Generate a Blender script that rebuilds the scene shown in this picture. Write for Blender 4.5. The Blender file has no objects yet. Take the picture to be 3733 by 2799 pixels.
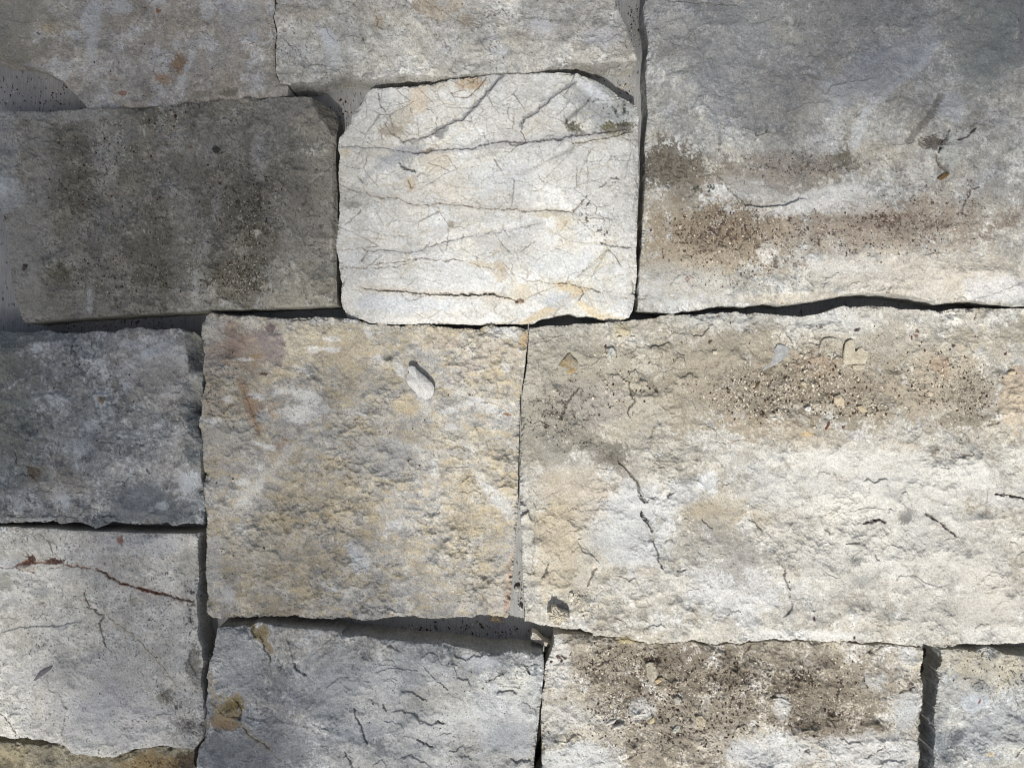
import bpy, math, random
import numpy as np

C = bpy.context.scene
RAD = math.radians
# ------------------------------------------------------------------ camera, sky, sun, exposure
HC = 1.25                                   # lens height over the concrete
TANH = 0.6375                               # half width / distance
K = 2 * TANH / 3733.0
cam_d = bpy.data.cameras.new('camera')
cam_d.sensor_fit = 'HORIZONTAL'; cam_d.sensor_width = 36.0
cam_d.lens = 18.0 / TANH
cam_d.clip_start = 0.01; cam_d.clip_end = 200
cam = bpy.data.objects.new('camera', cam_d)
C.collection.objects.link(cam)
cam.location = (0, 0, HC); cam.rotation_euler = (0, 0, 0)
C.camera = cam

SUNV = np.array([-0.05, -0.66, 1.0]); SUNV /= np.linalg.norm(SUNV)     # towards the sun
EL = math.asin(SUNV[2]); AZ = math.atan2(SUNV[0], SUNV[1])
w = bpy.data.worlds.new('World'); C.world = w; w.use_nodes = True
nt = w.node_tree; nt.nodes.clear()
wo = nt.nodes.new('ShaderNodeOutputWorld'); bg = nt.nodes.new('ShaderNodeBackground')
sk = nt.nodes.new('ShaderNodeTexSky'); sk.sky_type = 'NISHITA'; sk.sun_disc = False
sk.sun_elevation = EL; sk.sun_rotation = AZ
sk.air_density = 1.0; sk.dust_density = 3.0; sk.ozone_density = 0.4
bg.inputs[1].default_value = 0.088
hs = nt.nodes.new('ShaderNodeHueSaturation'); hs.inputs['Saturation'].default_value = 0.62     # hazy summer sky
nt.links.new(sk.outputs[0], hs.inputs['Color']); nt.links.new(hs.outputs[0], bg.inputs[0]); nt.links.new(bg.outputs[0], wo.inputs[0])

sd = bpy.data.lights.new('sun', 'SUN'); sd.energy = 4.2; sd.angle = RAD(0.55); sd.color = (1.0, 0.965, 0.90)
so = bpy.data.objects.new('sun', sd); C.collection.objects.link(so)
from mathutils import Vector
so.rotation_euler = Vector(SUNV.tolist()).to_track_quat('Z', 'Y').to_euler()
so.location = (0, -3, 5)
vs = C.view_settings
vs.view_transform = 'Standard'; vs.look = 'None'; vs.gamma = 1; vs.exposure = 0.30; vs.use_curve_mapping = False
C.cycles.use_denoising = True
C.cycles.pixel_filter_type = 'BLACKMAN_HARRIS'; C.cycles.filter_width = 1.0
C.cycles.max_bounces = 6; C.cycles.diffuse_bounces = 4
ALB = 0.62                                  # albedo = displayed sunlit colour * ALB

# ------------------------------------------------------------------ noise toolbox (numpy)
_tab = {}
def _table(seed):
    if seed not in _tab:
        r = np.random.default_rng(seed * 7919 + 13)
        a = r.random((256, 256), dtype=np.float32)
        _tab[seed] = (np.cos(a * 2 * np.pi).astype(np.float32), np.sin(a * 2 * np.pi).astype(np.float32))
    return _tab[seed]
def perlin(x, y, seed):
    gx, gy = _table(seed)
    xf = np.floor(x); yf = np.floor(y)
    fx = (x - xf).astype(np.float32); fy = (y - yf).astype(np.float32)
    xi = xf.astype(np.int32) & 255; yi = yf.astype(np.int32) & 255
    x1 = (xi + 1) & 255; y1 = (yi + 1) & 255
    u = fx * fx * fx * (fx * (fx * 6 - 15) + 10); v = fy * fy * fy * (fy * (fy * 6 - 15) + 10)
    a = gx[yi, xi] * fx + gy[yi, xi] * fy
    b = gx[yi, x1] * (fx - 1) + gy[yi, x1] * fy
    c = gx[y1, xi] * fx + gy[y1, xi] * (fy - 1)
    d = gx[y1, x1] * (fx - 1) + gy[y1, x1] * (fy - 1)
    return ((a + (b - a) * u) * (1 - v) + (c + (d - c) * u) * v) * 1.5     # about -1..1
def fbm(x, y, size, octs, seed, gain=0.5):
    """size = wavelength of the first octave, in the unit of x and y"""
    s = 1.0 / size; a = 1.0; t = 0; n = 0
    for o in range(octs):
        t = t + a * perlin(x * s + 17.3 * o, y * s - 9.1 * o, seed + o); n += a * a
        a *= gain; s *= 2.03
    return t / math.sqrt(n)
def cells(x, y, size, seed):
    """nearest jittered cell: returns id random a,b,c and offset to the cell point, F1, F2"""
    r = np.random.default_rng(seed + 555)
    J = r.random((128, 128, 5), dtype=np.float32)
    X = x / size; Y = y / size
    xi = np.floor(X).astype(np.int32); yi = np.floor(Y).astype(np.int32)
    best = np.full(x.shape, 9.0, np.float32); sec = best.copy()
    ra = np.zeros_like(best); rb = ra.copy(); rc = ra.copy(); ox = ra.copy(); oy = ra.copy()
    for dy in (-1, 0, 1):
        for dx in (-1, 0, 1):
            cx = xi + dx; cy = yi + dy
            j = J[cy & 127, cx & 127]
            px = cx + j[..., 0] - X; py = cy + j[..., 1] - Y
            d = (px * px + py * py).astype(np.float32)
            m = d < best
            sec = np.where(m, best, np.minimum(sec, d))
            best = np.where(m, d, best)
            ra = np.where(m, j[..., 2], ra); rb = np.where(m, j[..., 3], rb); rc = np.where(m, j[..., 4], rc)
            ox = np.where(m, -px, ox); oy = np.where(m, -py, oy)
    return ra, rb, rc, ox, oy, np.sqrt(best), np.sqrt(sec)
def scoops(x, y, size, seed, tilt=0.8, k=1.0):
    """split-rock relief: shallow shell-shaped hollows that meet in sharp ridges, about 0..0.7"""
    J = np.random.default_rng(seed + 777).random((128, 128, 5), dtype=np.float32)
    X = x / size; Y = y / size; xi = np.floor(X).astype(np.int32); yi = np.floor(Y).astype(np.int32)
    best = np.full(x.shape, 9.0, np.float32)
    for dy in (-1, 0, 1):
        for dx in (-1, 0, 1):
            cx = xi + dx; cy = yi + dy; j = J[cy & 127, cx & 127]
            px = X - cx - j[..., 0]; py = Y - cy - j[..., 1]
            v = k * (px * px + py * py) + tilt * ((j[..., 2] - .5) * px + (j[..., 3] - .5) * py) + .35 * j[..., 4]
            best = np.minimum(best, v)
    return best
def sstep(a, b, x):
    t = np.clip((x - a) / (b - a), 0, 1)
    return t * t * (3 - 2 * t)
def lin(c):
    c = np.clip(np.asarray(c, float) / 255.0, 0, 1)
    return np.where(c <= 0.04045, c / 12.92, ((c + 0.055) / 1.055) ** 2.4)

# ------------------------------------------------------------------ tracing: nine tiles of the view, 1300 x 1000 each
OFF = dict(TL=(0, 0), TM=(1200, 0), TR=(2433, 0), ML=(0, 900), MM=(1200, 900), MR=(2433, 900),
           BL=(0, 1799), BM=(1200, 1799), BR=(2433, 1799), S=(0, 0))
Z = 0.6027
def P(tile, pts):
    ox, oy = OFF[tile]; z = 1.0 if tile == 'S' else Z
    return [(ox + x * z, oy + y * z) for x, y in pts]
def world_xy(px, py, z):
    return (px - 1866.5) * K * (HC - z), -(py - 1399.5) * K * (HC - z)

def poly_dist(X, Y, pts):
    """distance to a polyline, side (+ = right hand side of travel as seen in the picture), position 0..1 along it"""
    best = np.full(X.shape, 1e9); side = np.zeros(X.shape); pos = np.zeros(X.shape)
    L = [math.hypot(b[0] - a[0], b[1] - a[1]) for a, b in zip(pts, pts[1:])]; T = sum(L) or 1; acc = 0
    for (a, b), l in zip(zip(pts, pts[1:]), L):
        dx, dy = b[0] - a[0], b[1] - a[1]
        vx, vy = X - a[0], Y - a[1]
        t = np.clip((vx * dx + vy * dy) / (l * l + 1e-9), 0, 1)
        d = np.hypot(vx - t * dx, vy - t * dy)
        m = d < best
        best = np.where(m, d, best); side = np.where(m, np.sign(dx * vy - dy * vx), side)
        pos = np.where(m, (acc + t * l) / T, pos); acc += l
    return best, side, pos

# ------------------------------------------------------------------ materials
def rock_material(name, bump=0.4, rough=0.86, scale=1.0, spec=0.25):
    m = bpy.data.materials.new(name); m.use_nodes = True
    n = m.node_tree.nodes; l = m.node_tree.links; b = n['Principled BSDF']
    at = n.new('ShaderNodeAttribute'); at.attribute_name = 'stain'
    tc = n.new('ShaderNodeTexCoord')
    n1 = n.new('ShaderNodeTexNoise'); n1.inputs['Scale'].default_value = 420 * scale; n1.inputs['Detail'].default_value = 4
    n1.inputs['Roughness'].default_value = 0.65
    n2 = n.new('ShaderNodeTexVoronoi'); n2.inputs['Scale'].default_value = 260 * scale
    rmp = n.new('ShaderNodeMapRange'); rmp.inputs[1].default_value = 0.3; rmp.inputs[2].default_value = 0.7
    rmp.inputs[3].default_value = 0.74; rmp.inputs[4].default_value = 1.22
    mx = n.new('ShaderNodeMix'); mx.data_type = 'RGBA'; mx.blend_type = 'MULTIPLY'; mx.inputs[0].default_value = 1.0
    l.new(tc.outputs['Object'], n1.inputs['Vector']); l.new(tc.outputs['Object'], n2.inputs['Vector'])
    l.new(n1.outputs[0], rmp.inputs[0])
    l.new(at.outputs['Color'], mx.inputs[6]); l.new(rmp.outputs[0], mx.inputs[7])
    l.new(mx.outputs[2], b.inputs['Base Color'])
    ad = n.new('ShaderNodeMath'); ad.operation = 'ADD'
    l.new(n1.outputs[0], ad.inputs[0]); l.new(n2.outputs['Distance'], ad.inputs[1])
    bp = n.new('ShaderNodeBump'); bp.inputs['Strength'].default_value = bump; bp.inputs['Distance'].default_value = 0.0014
    l.new(ad.outputs[0], bp.inputs['Height']); l.new(bp.outputs[0], b.inputs['Normal'])
    b.inputs['Roughness'].default_value = rough
    b.inputs['Specular IOR Level'].default_value = spec
    return m
ROCK = rock_material('limestone')
ROCKS = rock_material('smooth_limestone', bump=0.15, scale=0.8)
CHIPM = rock_material('limestone_chip', bump=0.2, scale=1.5)

def link_mesh(name, V, F, mat, col=None, loc=(0, 0, 0), smooth=True):
    """V (n,3); F list of (m,k) int arrays, k = 3 or 4; col (n,3) linear"""
    me = bpy.data.meshes.new(name)
    V = np.asarray(V, np.float32)
    me.vertices.add(len(V)); me.vertices.foreach_set('co', V.ravel())
    loops = np.concatenate([f.ravel() for f in F]).astype(np.int32)
    tot = np.concatenate([np.full(len(f), f.shape[1], np.int32) for f in F])
    st = np.concatenate([[0], np.cumsum(tot)[:-1]]).astype(np.int32)
    me.loops.add(len(loops)); me.loops.foreach_set('vertex_index', loops)
    me.polygons.add(len(tot)); me.polygons.foreach_set('loop_start', st); me.polygons.foreach_set('loop_total', tot)
    me.polygons.foreach_set('use_smooth', np.full(len(tot), smooth, bool))
    me.update(calc_edges=True)
    if col is not None:
        a = me.color_attributes.new('stain', 'FLOAT_COLOR', 'POINT')
        c4 = np.ones((len(V), 4), np.float32); c4[:, :3] = col
        a.data.foreach_set('color', c4.ravel())
    me.materials.append(mat)
    o = bpy.data.objects.new(name, me); o.location = loc
    C.collection.objects.link(o)
    return o
def tag(o, label, cat, group=None, kind=None):
    if label: o['label'] = label
    if cat: o['category'] = cat
    if group: o['group'] = group
    if kind: o['kind'] = kind
    return o

# ------------------------------------------------------------------ surface painter
class Surf:
    """X, Y in view coordinates of the traced plane (about 0.41 mm each); h height in m; col sRGB 0..255"""
    def __init__(s, X, Y, seed):
        s.X = X; s.Y = Y; s.seed = seed; s.h = np.zeros(X.shape); s.col = np.zeros(X.shape + (3,))
        s.wx = X + 5 * perlin(X / 22, Y / 22, seed + 70) + 2.4 * perlin(X / 7.5, Y / 7.5, seed + 71)
        s.wy = Y + 5 * perlin(X / 22, Y / 22, seed + 72) + 2.4 * perlin(X / 7.5, Y / 7.5, seed + 73)
        s.edge = np.clip(1.5 * fbm(X, Y, 26, 4, seed + 80, 0.65), -2, 2)
        s.fine = 1.5 * fbm(X, Y, 9, 3, seed + 90, 0.7)
        s.midn = 1.5 * fbm(s.wx, s.wy, 85, 4, seed + 95, 0.7)
    def near(s, pts, m):
        xs = [p[0] for p in pts]; ys = [p[1] for p in pts]
        return np.nonzero((s.X > min(xs) - m) & (s.X < max(xs) + m) & (s.Y > min(ys) - m) & (s.Y < max(ys) + m))
    def mix(s, i, c, k):
        s.col[i] += (np.asarray(c, float) - s.col[i]) * np.clip(k, 0, 1)[..., None]
    def blob(s, tile, x, y, rx, ry, c, k=0.7, ang=0, rough=0.45, soft=0.35, dz=0):
        (cx, cy), = P(tile, [(x, y)]); z = 1 if tile == 'S' else Z; rx *= z; ry *= z
        R = max(rx, ry) * 1.9
        i = s.near([(cx, cy)], R)
        a = math.radians(ang); dx = s.wx[i] - cx; dy = s.wy[i] - cy
        u = (dx * math.cos(a) + dy * math.sin(a)) / rx; v = (-dx * math.sin(a) + dy * math.cos(a)) / ry
        d = np.sqrt(u * u + v * v) + rough * (0.45 * s.edge[i] + 0.42 * s.fine[i] + (0.55 * s.midn[i] if min(rx, ry) > 30 else 0))
        m = (1 - sstep(1 - soft * .55, 1 + soft * .55, d)) * np.clip(0.86 + 0.22 * s.fine[i] + 0.2 * s.edge[i], 0.25, 1.1)
        s.mix(i, c, m * min(1, k * 1.15))
        if dz: s.h[i] += m * dz * 1e-3
    def speck(s, tile, x, y, rx, ry, c, dens=0.3, k=0.8, ang=0, size=5.0, depth=0.4):
        (cx, cy), = P(tile, [(x, y)]); z = 1 if tile == 'S' else Z; rx *= z; ry *= z
        i = s.near([(cx, cy)], max(rx, ry) * 1.7)
        a = math.radians(ang); dx = s.wx[i] - cx; dy = s.wy[i] - cy
        u = (dx * math.cos(a) + dy * math.sin(a)) / rx; v = (-dx * math.sin(a) + dy * math.cos(a)) / ry
        f = np.clip(1.25 - np.sqrt(u * u + v * v), 0, 1)
        n = 1.5 * fbm(s.X[i], s.Y[i], size * 3.2, 3, s.seed + int(x) % 37 + 100, 0.85) + 0.35 * s.edge[i]
        th = 1.42 - 1.4 * dens * f
        m = sstep(th, th + 0.3, n) * (f > 0)
        s.mix(i, c, m * k); s.h[i] -= m * depth * 1e-3
    def crust(s, tile, x, y, rx, ry, c, k=.8, dens=.7, ang=0):
        for sz, kk in ((26, .75), (11, .9), (5, 1.0)):
            cc = np.asarray(c, float) * (1.12 if sz == 26 else .95 if sz == 11 else .72)
            s.speck(tile, x + sz, y, rx, ry, cc, dens * (1.0 if sz > 6 else .9), k * kk, ang, sz, .5 if sz < 20 else .2)
    def crack(s, tile, pts, wd=3, depth=1.0, c=(60, 52, 44), k=0.8, halo=None):
        pts = P(tile, pts); i = s.near(pts, wd * 4 + 14)
        d, sd, ps = poly_dist(s.wx[i], s.wy[i], pts)
        tap = np.clip(np.minimum(ps, 1 - ps) * 9 + 0.25, 0, 1)
        w_ = wd * 0.5 * tap * np.clip(1 + 0.6 * s.fine[i] + 0.5 * s.edge[i], 0.15, 2.2)
        m = np.exp(-(d / np.maximum(w_, 0.4)) ** 2)
        if halo is not None: s.mix(i, halo, np.exp(-(d / (wd * 3.5)) ** 2) * 0.6 * (0.6 + 0.5 * s.fine[i]))
        s.mix(i, c, m * k * .85 * np.clip(0.85 + 0.3 * s.edge[i], .25, 1)); s.h[i] -= m * depth * 1.3e-3
    def band(s, tile, pts, wd, c, k=0.6, dz=0):
        pts = P(tile, pts); i = s.near(pts, wd * 2.2 + 10)
        d, sd, ps = poly_dist(s.wx[i], s.wy[i], pts)
        m = 1 - sstep(0.55, 1.25, d / wd + 0.3 * s.edge[i] + 0.15 * s.fine[i])
        s.mix(i, c, m * k)
        if dz: s.h[i] += m * dz * 1e-3
    def ledge(s, tile, pts, dz=1.5, fall=60, line=0.0):
        """surface on the right of travel (below, going left to right) stands dz mm proud at the line and fades over fall"""
        pts = P(tile, pts); i = s.near(pts, fall * 2.2)
        d, sd, ps = poly_dist(s.wx[i], s.wy[i], pts)
        tap = sstep(0, 0.14, ps) * (1 - sstep(0.86, 1.0, ps))
        m = np.where(sd > 0, np.exp(-(d / fall) ** 2), 0) * tap * sstep(0, 2.5, d)
        s.h[i] += m * dz * 1.35e-3
        if line: s.mix(i, (84, 76, 68), np.exp(-(d / 2.0) ** 2) * tap * line * 0.8 * (sd <= 0) * np.clip(.7 + .5 * s.fine[i], 0, 1))  # darkens the colour along the low side, deepening the ledge's shadow
    def flakes(s, n, lo=9, hi=46, dz=1.0, tint=7):
        n = n * .6
        r = np.random.default_rng(s.seed + 321); N_ = s.ntop
        x0, x1, y0, y1 = s.X[:N_].min(), s.X[:N_].max(), s.Y[:N_].min(), s.Y[:N_].max()
        x0, x1, y0, y1 = max(x0, -60), min(x1, 3790), max(y0, -60), min(y1, 2860)
        cnt = int(n * (x1 - x0) * (y1 - y0) / 1e4)
        order = np.argsort(s.Y); Ys = s.Y[order]
        for _ in range(cnt):
            cx, cy = x0 + (x1 - x0) * r.random(), y0 + (y1 - y0) * r.random()
            R_ = lo * (hi / lo) ** (r.random() ** 1.5); ry = R_ * (.35 + .5 * r.random()); an = r.normal() * .5
            a_, b_ = np.searchsorted(Ys, [cy - R_ * 1.5, cy + R_ * 1.5]); i = order[a_:b_]; i = i[np.abs(s.X[i] - cx) < R_ * 1.5]
            if len(i) < 6: continue
            dx, dy = s.wx[i] - cx, s.wy[i] - cy
            u = (dx * math.cos(an) + dy * math.sin(an)) / R_; v = (-dx * math.sin(an) + dy * math.cos(an)) / ry
            d = np.abs(u) ** 2.4 + np.abs(v) ** 2.4 + .35 * s.edge[i]
            m = 1 - sstep(.82, 1.0, d)
            th_ = r.normal() * .8; up = np.clip(.55 - .5 * (v * math.cos(th_) + u * math.sin(th_)), 0, 1.2)
            s.h[i] += m * up * dz * (.5 + .9 * r.random()) * (R_ / 26) ** .5 * 1e-3
            s.col[i] += (m * (r.random() - .5) * 2 * tint)[:, None]
            ln = np.exp(-((d - .98) / .14) ** 2) * (v < .1) * .28 * r.random()  # upper rim darkened in the colour, where the flake's shadow falls
            s.col[i] += (np.array((92., 82, 70)) - s.col[i]) * ln[:, None]
    def network(s, size, wd, c, k=.6, seed=0, ang=0, stretch=1.0, depth=.5, region=None):
        a = math.radians(ang); wx = s.X + .5 * (s.wx - s.X) + 10 * perlin(s.X / 90, s.Y / 90, s.seed + 430 + seed); wy = s.Y + .5 * (s.wy - s.Y) + 10 * perlin(s.X / 90 + 7, s.Y / 90, s.seed + 430 + seed)
        U = wx * math.cos(a) + wy * math.sin(a); V = (-wx * math.sin(a) + wy * math.cos(a)) * stretch
        f1, f2 = cells(U, V, size, s.seed + 400 + seed)[5:]
        d = (f2 - f1) * size * .55
        gate = sstep(-.15, .25, fbm(s.X, s.Y, size * .8, 2, s.seed + 450 + seed))
        if region is not None: gate = gate * region
        m = np.exp(-(d / (wd * (1 + .5 * s.fine))) ** 2) * gate
        s.mix(slice(None), c, m * k); s.h -= m * depth * 1e-3
    def slope(s, tile, a, b, rate, win=None, c=None, k=0.5):
        """everything right of the line a->b sinks with the distance to it: a broken-off bevel"""
        (bx, by), (ax, ay) = P(tile, [a, b]); l = math.hypot(bx - ax, by - ay)
        dx, dy = (bx - ax) / l, (by - ay) / l
        t = (s.wx - ax) * dx + (s.wy - ay) * dy; q = dx * (s.wy - ay) - dy * (s.wx - ax)
        m = sstep(-0.05 * l, 0.22 * l, t) * (1 - sstep(0.78 * l, 1.05 * l, t)) * (q > 0)
        s.h -= m * np.minimum(q, win or 400) * 0.00041 * rate * 0.36
        if c is not None: s.col += (np.asarray(c, float) - s.col) * (m * k * sstep(0, 8, q))[..., None]

def base_rock(s, cols, big=2.2, plate=1.0, hack=1.0, grain=1.0, spk=0.5, ang=0, tone=1.0, pits=0.5, sc=1.0, broad=1.0, mott=1.0, white=1.0):
    X, Y, sd = s.X, s.Y, s.seed
    a = math.radians(ang); U = X * math.cos(a) + Y * math.sin(a); V = (-X * math.sin(a) + Y * math.cos(a)) * (1.0 if not ang else 1.6)
    wu = U + 16 * perlin(U / 60, V / 60, sd + 1) + 5 * perlin(U / 17, V / 17, sd + 2)
    wv = V + 16 * perlin(U / 60, V / 60, sd + 3) + 5 * perlin(U / 17, V / 17, sd + 4)
    # colour: three tones in clouds, then smaller mottling
    n1 = fbm(wu, wv, 420, 4, sd + 5, 0.6); n2 = fbm(wu, wv, 110, 5, sd + 15, 0.7); n3 = fbm(X, Y, 20, 4, sd + 25, 0.8)
    c0, c1, c2 = [np.asarray(c, float) for c in cols[:3]]
    m1 = sstep(-0.4, 0.4, n1 + 0.45 * n3)[..., None]; m2 = sstep(0.05, 0.55, n2 + 0.45 * n3)[..., None]
    col = c0 + (c1 - c0) * m1; col = col + (c2 - col) * m2 * 0.8
    # height
    h = big * 0.6 * fbm(X, Y, 620, 3, sd + 35) + 0.5 * big * fbm(wu, wv, 200, 3, sd + 36)
    t = fbm(wu, wv, 150, 5, sd + 40, 0.62) * 2.2                 # scaly plates
    fr = t - np.floor(t); ter = np.floor(t) + sstep(0.78, 1.0, fr)
    pg = np.clip(.45 + 1.7 * fbm(X, Y, 260, 3, sd + 33, .7), 0, 1.9)            # where the bedding splits off in scales
    h += plate * 0.30 * ter
    t2 = fbm(wu + 900, wv, 52, 4, sd + 46, 0.65) * 1.9
    fr2 = t2 - np.floor(t2); h += plate * pg * 0.27 * (np.floor(t2) + sstep(0.76, 1.0, fr2) - t2)
    rg_ = np.clip(.7 + 1.9 * fbm(X, Y, 230, 4, sd + 31, .7), .12, 1.9)       # rougher and smoother areas
    wu3 = X + .55 * (wu - U); wv3 = Y * 1.15 + .55 * (wv - V)
    wu2 = X + 5 * perlin(X / 14, Y / 14, sd + 8); wv2 = Y * 1.15 + 5 * perlin(X / 14, Y / 14, sd + 9)
    h += broad * 8.0 * scoops(wu3, wv3, 190 * sc, sd + 12)
    h += hack * (.35 + .65 * rg_) * 4.6 * scoops(wu3, wv3, 70 * sc, sd + 13)
    h += hack * rg_ * 2.2 * scoops(wu2, wv2, 28 * sc, sd + 14)
    h += hack * rg_ * 0.9 * scoops(wu2, wv2, 12, sd + 15)
    tone_cell = (cells(wu3, wv3, 52 * sc, sd + 11)[0] - .5) * 12 + (cells(wu2, wv2, 23 * sc, sd)[0] - .5) * 13 + (cells(wu2, wv2, 10, sd + 7)[0] - .5) * 17
    h += grain * 0.25 * n3 + grain * 0.13 * s.fine
    s.h += h * 1e-3
    hsh = lambda q, k: np.modf(np.abs(np.sin(np.floor(q) * 12.9898 + k) * 43758.5))[0] - .5
    tone_ter = hsh(t, 1.7) * 17 + hsh(t2, 4.1) * 13
    rise = np.clip(1 - np.abs(fr - .9) / .1, 0, 1) * .6 + np.clip(1 - np.abs(fr2 - .9) / .1, 0, 1) * .5
    n4 = fbm(wu, wv, 48, 4, sd + 66, .8)
    col = col + (tone_cell * mott + tone_ter + 15 * n3 + 12 * n4 + 8 * s.fine + 9 * n2 - 14 * rise * np.clip(.5 + n4, 0, 1))[..., None] * tone * np.array([1., .99, .95])
    hue = fbm(X, Y, 150, 4, sd + 68, .75)[..., None]
    col = col + hue * np.array([4, .5, -6.]) * tone
    # dirt specks
    sp = fbm(X, Y, 15, 3, sd + 60, 0.9) + 0.35 * n2
    m = sstep(0.98 - 0.45 * spk, 1.2 - 0.45 * spk, sp)
    col = col + (np.array([88., 80, 70]) - col) * (m * 0.75 * min(1, spk * 1.5))[..., None]
    s.h -= m * pits * 0.9e-3
    sp = perlin(X / 6.5, Y / 6.5, sd + 62) + .45 * perlin(X / 15, Y / 15, sd + 63) + .25 * n2
    m = sstep(.86 - .3 * spk, 1.0 - .3 * spk, sp)
    col = col + (np.array([92., 82, 70]) - col) * (m * 0.7 * min(1, .3 + spk))[..., None]
    s.h -= m * pits * 0.7e-3
    wh = fbm(X + 400, Y, 24, 3, sd + 64, 0.8)
    m = sstep(0.62, 0.95, wh)
    col = col + (np.minimum(c2 + 30, 245) - col) * (m * np.clip(0.55 * white, 0, 1))[..., None]
    wh = fbm(X - 300, Y + 90, 12, 3, sd + 74, 0.9) + .5 * fbm(X, Y, 90, 3, sd + 76, .7)
    m = sstep(.62, .95, wh); col = col + (np.minimum(c2 + 26, 244) - col) * (m * np.clip(0.5 * white, 0, 1))[..., None]
    dk_ = fbm(X + 900, Y + 90, 11, 3, sd + 78, 0.95) + .55 * fbm(X, Y, 130, 3, sd + 79, .7)
    m = sstep(.60, .95, dk_); col = col + (col * .35 + np.array([60., 54, 46]) - col) * (m * .5 * min(1, .4 + spk))[..., None]
    s.col = col

def resample(pts, step):
    p = np.array(pts, float); d = np.hypot(*np.diff(p, axis=0).T); L = np.concatenate([[0], np.cumsum(d)])
    n = max(2, int(L[-1] / step)); t = np.linspace(0, L[-1], n + 1)
    return np.stack([np.interp(t, L, p[:, 0]), np.interp(t, L, p[:, 1])], 1), L[-1]
def side_curve(pts, n, rough, seed):
    c, L = resample(pts, 2.0)
    k = 9; ker = np.hanning(k + 2)[1:-1]; ker /= ker.sum()          # soften the traced corners a little
    pad = np.concatenate([np.repeat(c[:1], k // 2, 0), c, np.repeat(c[-1:], k // 2, 0)])
    sm = np.stack([np.convolve(pad[:, j], ker, 'valid') for j in (0, 1)], 1); sm[0] = c[0]; sm[-1] = c[-1]; c = sm
    s_ = np.linspace(0, L, len(c))
    tn = np.gradient(c, axis=0); tn /= np.linalg.norm(tn, axis=1, keepdims=True) + 1e-9
    nrm = np.stack([-tn[:, 1], tn[:, 0]], 1)
    j = 1.3 * perlin(s_ / 48, s_ * 0 + seed * 3.7, seed) + 0.8 * perlin(s_ / 19, s_ * 0 + 5.5, seed + 1) + 0.5 * perlin(s_ / 8, s_ * 0 + 2.5, seed + 2)
    j = j - 1.7 * np.clip(perlin(s_ / 70, s_ * 0 + 9.5 + seed, seed + 7) - .18, 0, 1) * 3 * (.6 + .4 * perlin(s_ / 11, s_ * 0 + 1.5, seed + 8))
    tap = np.clip(np.minimum(s_, L - s_) / 14, 0, 1)
    c = c + nrm * (j * rough * 2.6 * tap)[:, None]
    t = np.linspace(0, 1, n + 1) * (len(c) - 1)
    ii = np.arange(len(c))
    return np.stack([np.interp(t, ii, c[:, 0]), np.interp(t, ii, c[:, 1])], 1)

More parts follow.
